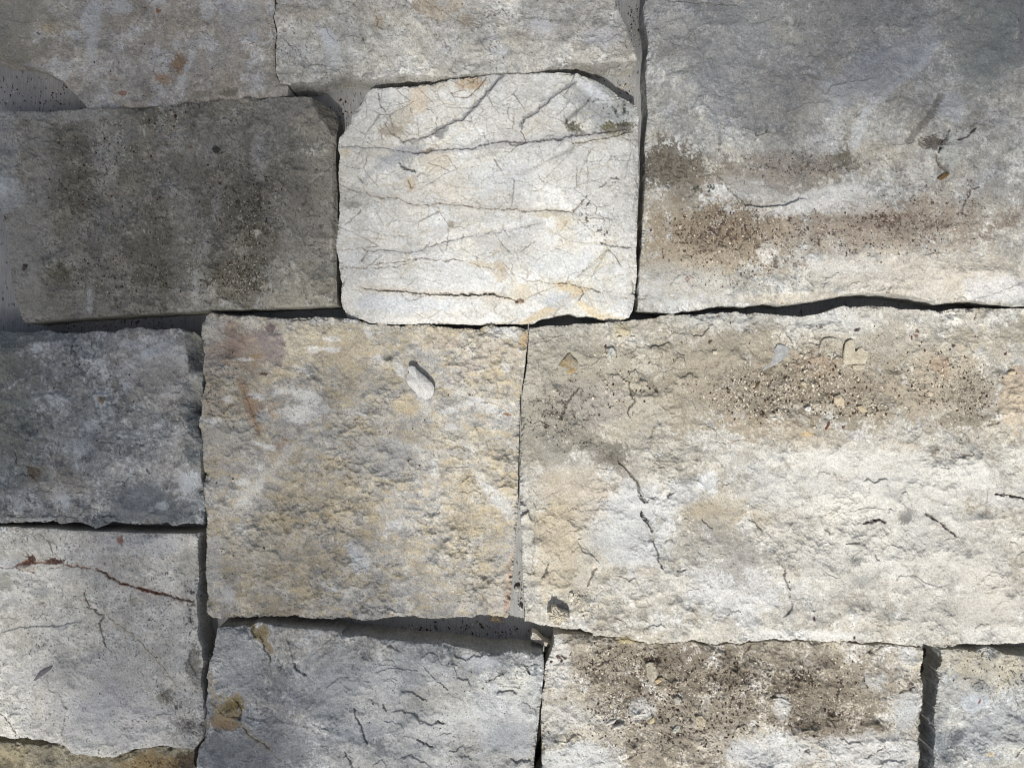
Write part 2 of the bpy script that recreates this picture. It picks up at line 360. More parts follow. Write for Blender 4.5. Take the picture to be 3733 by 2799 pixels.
REG = {}
STEP = 3.0
def slab(key, top, right, bottom, left, T, paint, seed, label, rough=(1, 1, 1, 1), flare=(0, 0, 0, 0), rnd=3.0, tilt=(0, 0), mat=None, edgecol=None):
    """a stone slab; the four sides traced on its top face: top and bottom run left to right, left and right run downwards"""
    tl, tr, bl, br = top[0], top[-1], bottom[0], bottom[-1]
    left = [tl] + left + [bl]; right = [tr] + right + [br]
    ln = lambda p: sum(math.hypot(b[0] - a[0], b[1] - a[1]) for a, b in zip(p, p[1:]))
    nu = int(max(ln(top), ln(bottom)) / STEP); nv = int(max(ln(left), ln(right)) / STEP)
    ct = side_curve(top, nu, rough[0], seed + 1); cb = side_curve(bottom, nu, rough[2], seed + 2)
    cr = side_curve(right, nv, rough[1], seed + 3); cl = side_curve(left, nv, rough[3], seed + 4)
    u = np.linspace(0, 1, nu + 1)[None, :, None]; v = np.linspace(0, 1, nv + 1)[:, None, None]
    G = (1 - v) * ct[None] + v * cb[None] + (1 - u) * cl[:, None] + u * cr[:, None] \
        - ((1 - u) * (1 - v) * ct[0] + u * (1 - v) * ct[-1] + (1 - u) * v * cb[0] + u * v * cb[-1])
    X, Y = G[..., 0], G[..., 1]
    # boundary loop, clockwise in the picture
    idx = np.arange((nu + 1) * (nv + 1)).reshape(nv + 1, nu + 1)
    loop = np.concatenate([idx[0, :-1], idx[:-1, -1], idx[-1, :0:-1], idx[:0:-1, 0]])
    sidx = np.concatenate([np.zeros(nu, int), np.full(nv, 1), np.full(nu, 2), np.full(nv, 3)])
    n = len(loop)
    LX, LY = X.ravel()[loop], Y.ravel()[loop]
    tx = np.roll(LX, -3) - np.roll(LX, 3); ty = np.roll(LY, -3) - np.roll(LY, 3)
    ll = np.hypot(tx, ty) + 1e-9; nx, ny = ty / ll, -tx / ll                       # outward in the picture
    fl = np.array(flare, float)[sidx]
    ker = np.hanning(21); ker /= ker.sum()
    fl = np.convolve(np.concatenate([fl[-10:], fl, fl[:10]]), ker, 'valid')
    arc = np.cumsum(np.hypot(np.diff(LX, append=LX[0]), np.diff(LY, append=LY[0])))
    # distance to the rim
    D = np.full(X.shape, 1e9); m = 16; ring_px = np.stack([LX, LY], 1)[::4]
    for k0 in range(0, len(ring_px), 1): pass
    near = np.zeros(X.shape, bool); q = int(60 / STEP)
    near[:q] = near[-q:] = True; near[:, :q] = True; near[:, -q:] = True
    nx_, ny_ = X[near], Y[near]; dd = np.full(nx_.shape, 1e9)
    for i0 in range(0, len(nx_), 20000):
        a = (nx_[i0:i0 + 20000, None] - ring_px[None, :, 0]) ** 2 + (ny_[i0:i0 + 20000, None] - ring_px[None, :, 1]) ** 2
        dd[i0:i0 + 20000] = np.sqrt(a.min(1))
    D[near] = dd
    # rings down the side: unfolded coordinates feed the painter
    depth = T * np.array([0.012, 0.03, 0.06, 0.10, 0.16, 0.23, 0.31, 0.40, 0.50, 0.60, 0.70, 0.80, 0.90, 1.0])
    RX, RY, UX, UY, RZ = [], [], [], [], []
    for dep in depth:
        dpx = dep / (K * (HC - T))
        off = fl * (dep / T) * 12 + 1.0 * perlin(arc / 30, arc * 0 + dep * 260, seed + 5) * min(1, dep / T * 5) * 1.6 \
            + 1.2 * perlin(arc / 9, arc * 0 + dep * 600, seed + 6) * min(1, dep / T * 5) - 1.5 * (dep / T)
        RX.append(LX + nx * off); RY.append(LY + ny * off)
        UX.append(LX + nx * dpx); UY.append(LY + ny * dpx); RZ.append(np.full(n, -dep))
    AX = np.concatenate([X.ravel(), np.concatenate(UX)]); AY = np.concatenate([Y.ravel(), np.concatenate(UY)])
    s = Surf(AX, AY, seed)
    s.ntop = X.size; s.shape = X.shape
    paint(s)
    N = X.size
    rl = rnd * np.clip(1 + 0.6 * s.edge[:N] + 4.0 * np.clip(s.midn[:N] - .15, 0, 1.4) * min(1, rough[0] + .3), .4, 7)
    e = np.minimum(D.ravel() / (rl * 2.4), 1)
    drop = (1 - e) ** 2 * rl * 0.41e-3 * 1.3
    cx, cy = X.mean(), Y.mean()
    zt = T + s.h[:N] - drop + ((X.ravel() - cx) * tilt[0] + (Y.ravel() - cy) * tilt[1]) * 0.00041
    # keep the top from sinking under the floor
    zt = np.maximum(zt, 0.006)
    wx_, wy_ = (X.ravel() - 1866.5) * K * (HC - T), -(Y.ravel() - 1399.5) * K * (HC - T)
    rim = zt[loop]
    VX = [wx_]; VY = [wy_]; VZ = [zt]
    for RXi, RYi, dep in zip(RX, RY, depth):
        VX.append((RXi - 1866.5) * K * (HC - T)); VY.append(-(RYi - 1399.5) * K * (HC - T))
        VZ.append(rim * (1 - dep / T))
    if edgecol is not None:
        mm = sstep(0.004, 0.012, np.concatenate([np.full(n, d) for d in depth]))[:, None] * 0.6
        s.col[N:] += (np.asarray(edgecol, float) - s.col[N:]) * mm
    # wear: rims are rubbed a little paler
    pale = (np.clip(1 - D.ravel() / 9, 0, 1) * 0.22)[:, None]
    s.col[:N] += (s.col[:N] * 0.4 + np.array([226, 223, 215]) * 0.6 - s.col[:N]) * pale
    g_ = s.col.mean(1, keepdims=True); col = lin(g_ + (s.col - g_) * 0.76) * ALB * np.array([0.985, 0.995, 0.985])
    V = np.stack([np.concatenate(VX), np.concatenate(VY), np.concatenate(VZ)], 1)
    a = idx[:-1, :-1].ravel(); b = idx[:-1, 1:].ravel(); c = idx[1:, 1:].ravel(); d = idx[1:, :-1].ravel()
    F = [np.stack([a, d, c, b], 1)]
    prev = loop
    for r in range(len(depth)):
        cur = N + r * n + np.arange(n)
        F.append(np.stack([prev, np.roll(prev, -1), np.roll(cur, -1), cur], 1)); prev = cur
    Vc = V[prev].mean(0)
    V = np.concatenate([V, [Vc]]); col = np.concatenate([col, col[-1:]])
    F.append(np.stack([prev, np.roll(prev, -1), np.full(n, len(V) - 1)], 1))
    org = np.array([V[:N, 0].mean(), V[:N, 1].mean(), 0.0])
    o = link_mesh('flagstone', V - org, F, mat or ROCK, col, org, smooth=False)
    tag(o, label, 'flagstone', 'flagstones laid out on the concrete')
    REG[key] = (wx_[::2], wy_[::2], zt[::2])
    return o
def top_z(key, px, py):
    """height of a slab's top under a point of the view"""
    wx_, wy_, z = REG[key]; h = 0.05
    for _ in range(3):
        x, y = world_xy(px, py, h); i = np.argmin((wx_ - x) ** 2 + (wy_ - y) ** 2); h = z[i]
    return h, x, y
# ------------------------------------------------------------------ ground
def ground_material():
    m = bpy.data.materials.new('broomed_concrete'); m.use_nodes = True
    n = m.node_tree.nodes; l = m.node_tree.links; b = n['Principled BSDF']
    tc = n.new('ShaderNodeTexCoord')
    def mapped(sx, sy):
        mp = n.new('ShaderNodeMapping'); mp.inputs['Scale'].default_value = (sx, sy, 1); l.new(tc.outputs['Object'], mp.inputs['Vector']); return mp
    def noise(src, sc, det, ro=0.6):
        t = n.new('ShaderNodeTexNoise'); t.inputs['Scale'].default_value = sc; t.inputs['Detail'].default_value = det
        t.inputs['Roughness'].default_value = ro; l.new(src.outputs[0], t.inputs['Vector']); return t
    def ramp(src, p):
        r = n.new('ShaderNodeValToRGB'); e = r.color_ramp.elements
        e[0].position, e[0].color = p[0][0], (*p[0][1], 1); e[1].position, e[1].color = p[1][0], (*p[1][1], 1)
        for q in p[2:]: x = e.new(q[0]); x.color = (*q[1], 1)
        l.new(src, r.inputs[0]); return r
    streak = noise(mapped(1, 0.09), 420, 5, 0.8)
    pit = noise(mapped(1, 0.45), 190, 3, 0.75)
    cloud = noise(mapped(1, 1), 9, 5, 0.6)
    r1 = ramp(streak.outputs[0], [(0.30, (0.20, 0.205, 0.21)), (0.62, (0.33, 0.335, 0.335))])
    r2 = ramp(pit.outputs[0], [(0.33, (0.22, 0.22, 0.22)), (0.42, (1, 1, 1))])
    r3 = ramp(cloud.outputs[0], [(0.3, (0.78, 0.79, 0.8)), (0.7, (1.1, 1.08, 1.05))])
    def mul(a, c):
        x = n.new('ShaderNodeMix'); x.data_type = 'RGBA'; x.blend_type = 'MULTIPLY'; x.inputs[0].default_value = 1
        l.new(a, x.inputs[6]); l.new(c, x.inputs[7]); return x.outputs[2]
    l.new(mul(mul(r1.outputs[0], r2.outputs[0]), r3.outputs[0]), b.inputs['Base Color'])
    ad = n.new('ShaderNodeMath'); ad.operation = 'MULTIPLY_ADD'; ad.inputs[1].default_value = 0.6
    l.new(streak.outputs[0], ad.inputs[0]); l.new(r2.outputs[0], ad.inputs[2])
    bp = n.new('ShaderNodeBump'); bp.inputs['Strength'].default_value = 0.3; bp.inputs['Distance'].default_value = 0.0012
    l.new(ad.outputs[0], bp.inputs['Height']); l.new(bp.outputs[0], b.inputs['Normal'])
    b.inputs['Roughness'].default_value = 0.9
    return m
gm = ground_material()
o = link_mesh('ground', [(-40, -40, 0), (40, -40, 0), (40, 40, 0), (-40, 40, 0)], [np.array([[0, 1, 2, 3]])], gm, smooth=False)
tag(o, 'grey broom-finished concrete showing in the gaps between the slabs', None, kind='structure')

# ------------------------------------------------------------------ the slabs
def paint_a(s):
    base_rock(s, [(205, 198, 186), (196, 186, 172), (214, 214, 216)], hack=.7, plate=.6, spk=.45, sc=1.30, broad=0.50, mott=1.0, white=0.7)
    s.flakes(0.90, dz=0.70)
    s.blob('TL', 60, 60, 260, 260, (170, 165, 145), .6)
    s.blob('TL', 130, 330, 160, 90, (165, 160, 143), .6)
    for x, y, rx, ry, an in ((565, 120, 60, 110, 0), (570, 300, 38, 90, 0), (450, 215, 50, 25, 0), (740, 45, 70, 40, 0), (960, 10, 60, 25, 0), (1270, 60, 55, 60, 0), (1150, 380, 18, 90, 25), (1100, 490, 30, 40, 30), (1490, 120, 150, 130, 0)):
        s.blob('TL', x, y, rx, ry, (226, 228, 228), .75 if rx < 120 else .3, an)
    s.blob('TL', 1085, 390, 42, 55, (168, 122, 84), .65, rough=1)
    s.blob('TL', 985, 480, 45, 30, (178, 130, 88), .6, rough=.8)
    s.blob('TL', 960, 75, 14, 14, (150, 92, 60), .8); s.blob('TL', 745, 565, 24, 16, (165, 100, 75), .7, rough=.9)
    s.speck('TL', 700, 480, 60, 45, (150, 84, 62), .6, .6); s.speck('TL', 820, 380, 60, 40, (150, 120, 90), .5)
    s.speck('TL', 920, 270, 130, 80, (140, 122, 100), .5, .6)
    s.blob('TL', 310, 180, 45, 30, (214, 190, 150), .5)
    s.blob('TL', 1385, 565, 60, 26, (120, 112, 92), .55, rough=.8); s.blob('TL', 1230, 570, 60, 20, (150, 142, 122), .5, rough=.8)
    s.crack('TL', [(870, 50), (920, 25), (935, 0)], 2.5, .7, (110, 80, 60))
    s.ledge('TL', [(250, 175), (300, 165), (350, 180), (340, 215)], 1.2, 25)
    s.ledge('TL', [(0, 120), (100, 130), (150, 145), (260, 130)], 1.0, 50)
    s.crack('TL', [(235, 206), (250, 210)], 5, 1, (60, 45, 45))
    s.band('TL', [(192, 375), (240, 408)], 3, (235, 235, 235), .9)
    s.band('TL', [(1545, 325), (1600, 315), (1635, 300)], 3, (232, 230, 226), .7)
    s.slope('TL', (1760, 548), (1100, 612), .7, 50)
slab('a', P('TL', [(-260, -230), (1660, -230)]), P('TL', [(1665, 0), (1668, 60), (1658, 120), (1672, 200), (1664, 290), (1668, 460), (1700, 516), (1752, 530)]),
     P('TL', [(530, 655), (600, 657), (730, 660), (960, 645), (1200, 625), (1300, 612), (1480, 600), (1738, 582)]), P('TL', [(-260, 270), (0, 345), (110, 350), (190, 375), (380, 490)]), .050, paint_a, 11,
     'grey-beige slab with rust spots and pale streaks in the upper left corner', flare=(0, 0, .15, .55), rough=(1, .4, .7, .6))

def paint_b(s):
    base_rock(s, [(214, 210, 200), (206, 201, 192), (222, 220, 216)], hack=.9, plate=.8, spk=.6, sc=0.80, broad=0.80, mott=1.2, white=0.8)
    s.flakes(1.50, dz=0.90)
    s.blob('TL', 1985, 230, 40, 70, (226, 228, 236), .8, -35); s.blob('TL', 1850, 80, 170, 60, (196, 180, 158), .4)
    s.blob('TM', 30, 330, 50, 120, (222, 226, 232), .5)
    s.crack('TL', [(1770, 265), (1840, 340), (1885, 395)], 3, .8, (150, 140, 125))
    s.ledge('TL', [(1935, 175), (1975, 175), (2000, 230), (2060, 260), (2088, 262)], 1.4, 40)
    s.ledge('TL', [(1680, 235), (1740, 250), (1800, 330), (1870, 400)], 1.0, 60)
    for x, y, rx, ry in ((610, 60, 120, 60), (770, 40, 40, 60), (820, 130, 50, 40), (300, 130, 30, 40)):
        s.blob('TM', x, y, rx, ry, (196, 166, 128), .4, 30, rough=.8)
    s.crack('TM', [(550, 0), (640, 50), (760, 120), (850, 170), (910, 240), (940, 300), (975, 330)], 3, .7, (130, 112, 92), .6)
    s.crack('TM', [(975, 330), (960, 300), (1000, 290), (1060, 325)], 2.5, .6, (105, 95, 85))
    s.crack('TM', [(285, 90), (300, 160), (330, 190)], 3, .8, (120, 95, 70)); s.crack('TM', [(450, 150), (490, 160)], 3, .8, (120, 88, 60))
    s.crack('TM', [(1700, 235), (1790, 280), (1800, 310)], 2.5, .7, (90, 85, 80)); s.crack('TM', [(190, 200), (215, 270)], 3, .8)
    s.blob('TM', 1290, 170, 80, 50, (214, 216, 228), .5); s.blob('TM', 1640, 240, 110, 60, (214, 214, 226), .5); s.blob('TM', 1030, 320, 60, 30, (226, 228, 232), .6)
    s.speck('TM', 1480, 110, 220, 110, (150, 142, 130), .75, .6, size=7); s.speck('TM', 1150, 330, 260, 60, (165, 155, 140), .5, .5, size=6)
    s.speck('TM', 480, 200, 400, 160, (150, 142, 130), .4, .5)
slab('b', P('TL', [(1674, -200)]) + P('TM', [(1600, -230)]), P('TM', [(1660, -120), (1715, 0), (1740, 40), (1770, 120), (1810, 215), (1835, 290), (1852, 340)]),
     P('TL', [(1700, 512), (1735, 523), (1780, 520), (1850, 505)]) + P('TM', [(0, 470), (130, 455), (190, 462), (250, 487), (330, 478), (440, 453), (560, 460), (700, 478), (820, 458), (1000, 447), (1150, 446), (1190, 452), (1250, 437), (1340, 405), (1500, 392), (1640, 388), (1780, 382), (1862, 372)]),
     P('TL', [(1672, 0), (1675, 60), (1666, 120), (1680, 200), (1672, 290), (1675, 450)]), .052, paint_b, 23,
     'light grey slab at the top middle with fine cracks and a broken slanting right end', flare=(0, 0, .25, 0), rough=(1, .5, 1.2, .3))

def paint_c(s):
    base_rock(s, [(190, 189, 184), (208, 203, 192), (220, 219, 216)], hack=.8, plate=1.1, spk=.35, big=3.0, sc=1.50, broad=1.40, mott=1.2, white=0.9)
    s.flakes(1.40, dz=1.20)
    s.blob('TR', 380, 350, 260, 420, (172, 176, 180), .6, rough=.9); s.blob('TR', 1100, 100, 900, 280, (172, 174, 172), .45, rough=.9); s.speck('TR', 1000, 200, 900, 350, (120, 122, 118), .5, .5, size=9)
    s.blob('TR', 1250, 450, 420, 130, (196, 202, 216), .5, -30); s.blob('TR', 1900, 250, 230, 330, (158, 166, 162), .6)
    s.blob('TR', 1700, 650, 110, 90, (206, 210, 220), .6); s.blob('TR', 60, 160, 130, 90, (215, 210, 200), .4)
    s.blob('TR', 700, 600, 260, 150, (212, 206, 192), .4); s.blob('TR', 290, 440, 60, 60, (160, 166, 172), .5, rough=.8)
    s.blob('TR', 40, 890, 40, 60, (240, 242, 244), .9, rough=.8); s.blob('TR', 1150, 800, 40, 130, (236, 238, 240), .7, 20)
    s.band('TR', [(1610, 285), (1500, 420), (1330, 560), (1180, 690)], 14, (220, 224, 232), .5, .8)
    s.band('TR', [(1640, 590), (1560, 720), (1450, 860)], 14, (128, 124, 116), .6, -1.2)
    # brown algae, dirt band across the lower part
    s.blob('TR', 20, 1010, 260, 120, (108, 98, 84), .85, rough=.9); s.blob('TR', 600, 1060, 620, 80, (156, 144, 130), .6, rough=1); s.blob('TR', 750, 1420, 900, 130, (158, 142, 122), .55, rough=1); s.blob('TR', 1750, 1300, 400, 180, (176, 164, 148), .5, rough=1); s.blob('TR', 60, 1330, 230, 250, (150, 136, 114), .6, rough=.9); s.blob('TR', 350, 1400, 300, 150, (110, 95, 80), .7, rough=1.2); s.blob('TR', 1350, 1350, 560, 90, (122, 106, 94), .65, rough=1.2); s.speck('TR', 700, 1400, 1000, 170, (70, 46, 38), .75, .85, size=6); s.speck('TR', 1500, 1250, 600, 200, (78, 52, 46), .6, .85, size=6); s.blob('TR', 60, 1130, 90, 90, (132, 122, 108), .5)
    s.blob('TR', 240, 1480, 420, 200, (184, 164, 134), .55, rough=.8); s.blob('TR', 150, 1600, 330, 160, (176, 160, 136), .5)
    s.blob('TR', 1300, 1360, 480, 130, (196, 180, 160), .55, rough=.8); s.blob('TR', 1080, 960, 60, 90, (122, 112, 92), .75, rough=.9)
    s.blob('TR', 700, 1000, 240, 60, (168, 154, 138), .4, rough=.9); s.blob('TR', 560, 1150, 220, 60, (196, 194, 188), .7, 15); s.blob('TR', 900, 1210, 300, 60, (240, 238, 236), .8, -15)
    s.blob('TR', 1100, 1250, 200, 60, (238, 235, 232), .5)
    s.speck('TR', 330, 1400, 230, 150, (86, 60, 52), .85, .85, size=5); s.speck('TR', 160, 1480, 260, 220, (84, 62, 50), .6, .8)
    s.speck('TR', 640, 1540, 220, 140, (98, 84, 70), .75, .8); s.speck('TR', 1300, 1330, 260, 70, (90, 68, 60), .9, .85, size=7)
    s.speck('TR', 1600, 1400, 480, 160, (96, 82, 72), .6, .8); s.speck('TR', 1150, 1500, 240, 70, (92, 78, 66), .75, .8)
    s.speck('TR', 700, 1050, 330, 70, (96, 74, 66), .7, .8); s.speck('TR', 850, 950, 260, 60, (100, 78, 68), .55, .8)
    s.speck('TR', 1850, 1150, 280, 300, (92, 78, 72), .45, .8); s.speck('TR', 160, 1155, 50, 50, (60, 66, 62), 1.0, .8, size=7); s.speck('TR', 255, 1150, 35, 40, (60, 66, 62), 1.0, .8, size=7)
    s.speck('MR', 500, 200, 480, 110, (104, 80, 64), .55, .8); s.blob('MR', 600, 40, 60, 60, (238, 236, 232), .7, -30)
    s.blob('MR', 1500, 180, 700, 160, (228, 214, 194), .5); s.blob('MR', 1050, 110, 250, 60, (226, 224, 220), .5); s.blob('MR', 1980, 260, 240, 80, (228, 228, 232), .6)
    s.blob('MR', 60, 240, 300, 130, (204, 204, 202), .6); s.blob('MR', 270, 230, 100, 60, (212, 208, 196), .5); s.speck('MR', 130, 205, 50, 40, (150, 84, 60), .9, .6)
    s.blob('MR', 800, 320, 420, 40, (226, 208, 180), .4)
    s.crust('TR', 300, 1420, 380, 170, (112, 94, 80), .75, .75); s.crust('TR', 1400, 1350, 620, 110, (118, 100, 88), .7, .7); s.crust('TR', 50, 1060, 200, 150, (104, 96, 84), .7, .8); s.crust('TR', 900, 1010, 520, 80, (128, 112, 98), .6, .6); s.crust('TR', 650, 1560, 420, 120, (126, 108, 90), .6, .6)
    s.speck('TR', 1000, 300, 1000, 400, (222, 224, 226), .55, .6, size=16); s.speck('TR', 1100, 1150, 700, 120, (240, 238, 234), .6, .6, size=18)
    # broken relief
    s.ledge('TR', [(265, 1010), (310, 1080), (390, 1180), (460, 1240), (540, 1254), (700, 1250), (780, 1208), (860, 1212)], 4.2, 90, .8)
    s.band('TR', [(600, 1100), (680, 1150), (760, 1165), (860, 1130)], 12, (150, 140, 132), .5, -1)
    s.ledge('TR', [(120, 200), (150, 190), (175, 300), (230, 380), (290, 375)], 1.8, 60, .4); s.ledge('TR', [(0, 260), (80, 290), (160, 300)], 1.3, 60)
    s.ledge('TR', [(480, 510), (500, 600), (520, 700), (515, 840), (580, 820), (585, 740)], 1.8, 60, .4)
    s.ledge('TR', [(930, 600), (980, 530), (1100, 500), (1280, 480)], 1.8, 90); s.ledge('TR', [(700, 690), (850, 630), (1010, 635)], 1.4, 60)
    s.ledge('TR', [(1340, 210), (1330, 160), (1400, 175), (1450, 160), (1500, 190)], 1.4, 40); s.ledge('TR', [(820, 440), (840, 350), (930, 340)], 1.3, 60)
    s.ledge('TR', [(460, 160), (560, 150), (640, 110), (780, 170), (800, 110)], 1.5, 60); s.ledge('TR', [(2010, 300), (1990, 420), (1900, 520)], 1.4, 80)
    s.ledge('TR', [(1110, 725), (1170, 690), (1215, 695)], 1.5, 40, .4); s.ledge('TR', [(1220, 880), (1400, 880), (1550, 840), (1680, 800)], 1.0, 120)
    s.crack('TR', [(1625, 935), (1640, 870), (1690, 800)], 6, 4, (70, 56, 60)); s.crack('TR', [(1725, 865), (1790, 840), (1850, 785)], 6, 3.5, (72, 62, 64))
    s.blob('S', 3448, 560, 34, 66, (206, 207, 202), .8, -8, rough=.25, soft=.1, dz=2.6)
    s.blob('TR', 1590, 870, 70, 35, (104, 92, 82), .8, rough=.9, dz=-2); s.ledge('TR', [(1540, 905), (1590, 920), (1640, 915)], 1.6, 30)
    s.crack('TR', [(1610, 950), (1625, 1010), (1680, 1050)], 7, 2.5, (112, 92, 66))
    s.crack('TR', [(1850, 1150), (1830, 1150), (1790, 1230), (1775, 1290), (1815, 1310)], 4, 1.8, (74, 56, 56)); s.crack('TR', [(1880, 1130), (1850, 1155), (1820, 1120)], 4, 1.5, (74, 56, 56))
    s.crack('TR', [(745, 1335), (830, 1420), (805, 1430)], 2.5, .8, (140, 120, 100))
    s.band('TR', [(0, 20), (200, 25), (420, 45)], 3, (120, 118, 118), .5, -.6)
    s.slope('TR', (10, -60), (10, 700), -.0, 10)
    s.ledge('MR', [(1700, 260), (1800, 330), (1950, 290), (2150, 210)], 1.2, 50); s.ledge('MR', [(370, 170), (375, 240), (330, 290)], 1, 40)
slab('c', P('TM', [(1925, -230)]) + P('TR', [(2060, -230)]), P('TR', [(2090, -60), (2098, 60), (2106, 200), (2112, 290), (2140, 345), (2165, 400), (2350, 700), (2420, 1100), (2430, 1500)]),
     P('MM', [(1863, 382), (1960, 395), (2045, 403)]) + P('MR', [(60, 402), (120, 390), (200, 380), (280, 365), (340, 357), (440, 362), (520, 350), (600, 340), (650, 345), (700, 354), (800, 335), (900, 325), (1000, 305), (1100, 285), (1200, 282), (1350, 285), (1450, 302), (1560, 325), (1640, 342), (1750, 335), (1820, 327), (1900, 345), (2000, 355), (2100, 365), (2430, 350)]),
     P('TM', [(1915, 0), (1902, 40), (1910, 130), (1928, 260), (1925, 330), (1910, 450), (1915, 600), (1924, 700), (1910, 800), (1905, 960), (1905, 1100), (1895, 1300), (1885, 1500)]) + P('MM', [(1876, 100), (1868, 250)]), .050, paint_c, 37,
     'large slab in the upper right, blue-grey above and freckled with brown dirt below', flare=(0, .3, .45, 0), rough=(1, 1, .7, .5))

def paint_d(s):
    base_rock(s, [(168, 163, 150), (156, 151, 138), (182, 178, 168)], hack=1.0, plate=.7, grain=2.2, spk=.9, sc=0.80, broad=0.50, mott=1.2, white=0.6)
    s.flakes(1.30, dz=0.80)
    s.blob('TL', 0, 900, 130, 330, (192, 194, 194), .6); s.blob('TL', 60, 1200, 90, 120, (208, 212, 214), .7); s.blob('TL', 20, 1130, 40, 60, (222, 226, 228), .8)
    s.blob('TL', 400, 700, 330, 40, (190, 190, 188), .6); s.blob('TL', 150, 1450, 130, 250, (182, 180, 172), .6)
    s.blob('ML', 150, 350, 110, 200, (190, 186, 178), .6); s.blob('TL', 1560, 900, 38, 130, (206, 202, 196), .65, 8); s.blob('TL', 1590, 1030, 30, 150, (200, 196, 190), .55, 10)
    s.blob('TL', 1310, 1240, 30, 70, (200, 200, 198), .6); s.blob('TL', 1260, 1480, 22, 90, (196, 192, 184), .6, 12); s.blob('TL', 1700, 660, 220, 70, (178, 172, 162), .5)
    s.blob('ML', 1200, 190, 40, 50, (200, 200, 194), .6); s.blob('ML', 1190, 290, 26, 60, (196, 194, 186), .55); s.blob('ML', 545, 330, 22, 80, (202, 206, 206), .7); s.blob('ML', 1370, 345, 45, 30, (206, 204, 196), .7)
    s.blob('ML', 1700, 330, 150, 50, (176, 168, 150), .6); s.blob('ML', 300, 330, 200, 120, (166, 162, 148), .4)
    for x, y, rx, ry in ((1500, 1250, 200, 260), (1560, 1500, 110, 200), (1850, 1100, 130, 260), (950, 1500, 160, 200), (450, 1150, 140, 200), (420, 860, 120, 110)):
        s.blob('TL', x, y, rx, ry, (120, 114, 98), .5, rough=.7); s.speck('TL', x, y, rx, ry, (72, 68, 54), .6, .7, size=6)
    s.blob('ML', 1450, 200, 160, 150, (118, 112, 94), .55, rough=.7); s.speck('ML', 1480, 180, 150, 150, (66, 62, 50), .7, .75, size=6)
    s.speck('ML', 800, 220, 200, 130, (80, 76, 62), .55, .7); s.blob('ML', 1010, 170, 90, 80, (108, 104, 82), .5); s.blob('ML', 370, 170, 70, 70, (112, 108, 82), .6, rough=.8)
    s.blob('TL', 1310, 908, 26, 22, (62, 60, 56), .95); s.blob('TL', 150, 1615, 14, 20, (58, 46, 48), 1); s.blob('TL', 1160, 890, 14, 10, (130, 92, 62), .9)
    s.blob('TL', 1560, 1410, 16, 16, (216, 212, 196), 1, dz=1.2); s.blob('TL', 1047, 688, 16, 14, (206, 202, 188), .9, dz=1.5); s.blob('TL', 985, 735, 18, 14, (202, 198, 184), .8, dz=1.2)
    s.blob('TL', 880, 800, 11, 24, (208, 206, 192), .9, dz=1.2); s.blob('TL', 430, 1280, 26, 34, (176, 174, 154), .9, dz=1.2); s.blob('TL', 190, 1050, 10, 10, (214, 212, 202), 1)
    s.blob('TL', 1470, 1330, 12, 34, (205, 200, 185), .8, -40)
    s.crack('TL', [(450, 1250), (440, 1330)], 3, 1.2, (70, 66, 50)); s.crack('TL', [(600, 1430), (596, 1460)], 5, 1, (50, 46, 44)); s.crack('TL', [(1210, 625), (1212, 660)], 6, 1.5, (90, 84, 74))
    s.crack('TL', [(1820, 1180), (1880, 1130), (1990, 1030), (2010, 1005)], 4, 1.2, (110, 104, 92)); s.band('TL', [(1880, 1110), (1960, 1050)], 4, (196, 194, 184), .7)
    s.crack('TL', [(1840, 1320), (1900, 1300), (1950, 1310)], 3, 1); s.crack('TL', [(1860, 1540), (1930, 1510), (1990, 1490)], 3, 1); s.crack('TL', [(1690, 1390), (1725, 1350)], 4, 1.2, (84, 60, 50))
    s.crack('TL', [(1870, 1390), (1830, 1450), (1850, 1480)], 3, 1)
    s.blob('TL', 1880, 1250, 150, 420, (172, 166, 154), .5, rough=.9); s.blob('TL', 1100, 1250, 60, 500, (176, 172, 162), .4, 3, rough=.9); s.blob('TL', 250, 950, 90, 260, (180, 178, 170), .5, rough=.8)
    s.crust('TL', 1520, 1350, 200, 330, (92, 88, 72), .7, .7); s.crust('TL', 480, 1150, 160, 420, (100, 96, 80), .6, .6); s.crust('TL', 950, 1450, 160, 260, (100, 96, 80), .6, .55); s.crust('ML', 1450, 180, 170, 180, (88, 84, 68), .7, .75); s.crust('TL', 1850, 1250, 160, 330, (98, 94, 82), .5, .55)
    s.speck('TL', 1570, 950, 40, 190, (208, 204, 196), .8, .7, 8, 12); s.speck('TL', 1270, 1400, 34, 260, (204, 200, 192), .8, .7, 5, 12); s.speck('ML', 1195, 250, 40, 160, (204, 200, 192), .8, .7, 0, 12)
    s.slope('TL', (1855, 590), (2022, 850), 2.6, 180, (120, 112, 98), .6)
    s.slope('TL', (2010, 820), (2012, 1640), .8, 50, (112, 108, 94), .5); s.slope('ML', (2012, 0), (2015, 350), .8, 50, (112, 108, 94), .5)
slab('d', P('TL', [(-130, 690), (0, 680), (150, 677), (270, 684), (380, 678), (530, 662), (600, 664), (730, 666), (880, 657), (1080, 637), (1200, 630), (1300, 616), (1480, 602), (1600, 597), (1850, 592), (1950, 612), (2015, 662)]),
     P('TL', [(2034, 720), (2036, 800), (2032, 980), (2040, 1200), (2042, 1400)]) + P('ML', [(2037, 0), (2038, 200)]),
     P('ML', [(130, 456), (200, 455), (400, 436), (600, 423), (800, 412), (1000, 402), (1250, 383), (1560, 378), (1700, 371), (1900, 361), (2040, 353)]),
     P('TL', [(-150, 900), (-120, 1180), (0, 1268), (22, 1320), (40, 1400), (55, 1500)]) + P('ML', [(50, 0), (60, 110), (70, 180), (92, 290), (112, 385)]), .050, paint_d, 41,
     'dark olive-grey gritty slab with a clipped top right corner', flare=(0, 0, .25, .1), rough=(.6, .25, .35, .8), edgecol=(176, 172, 154))

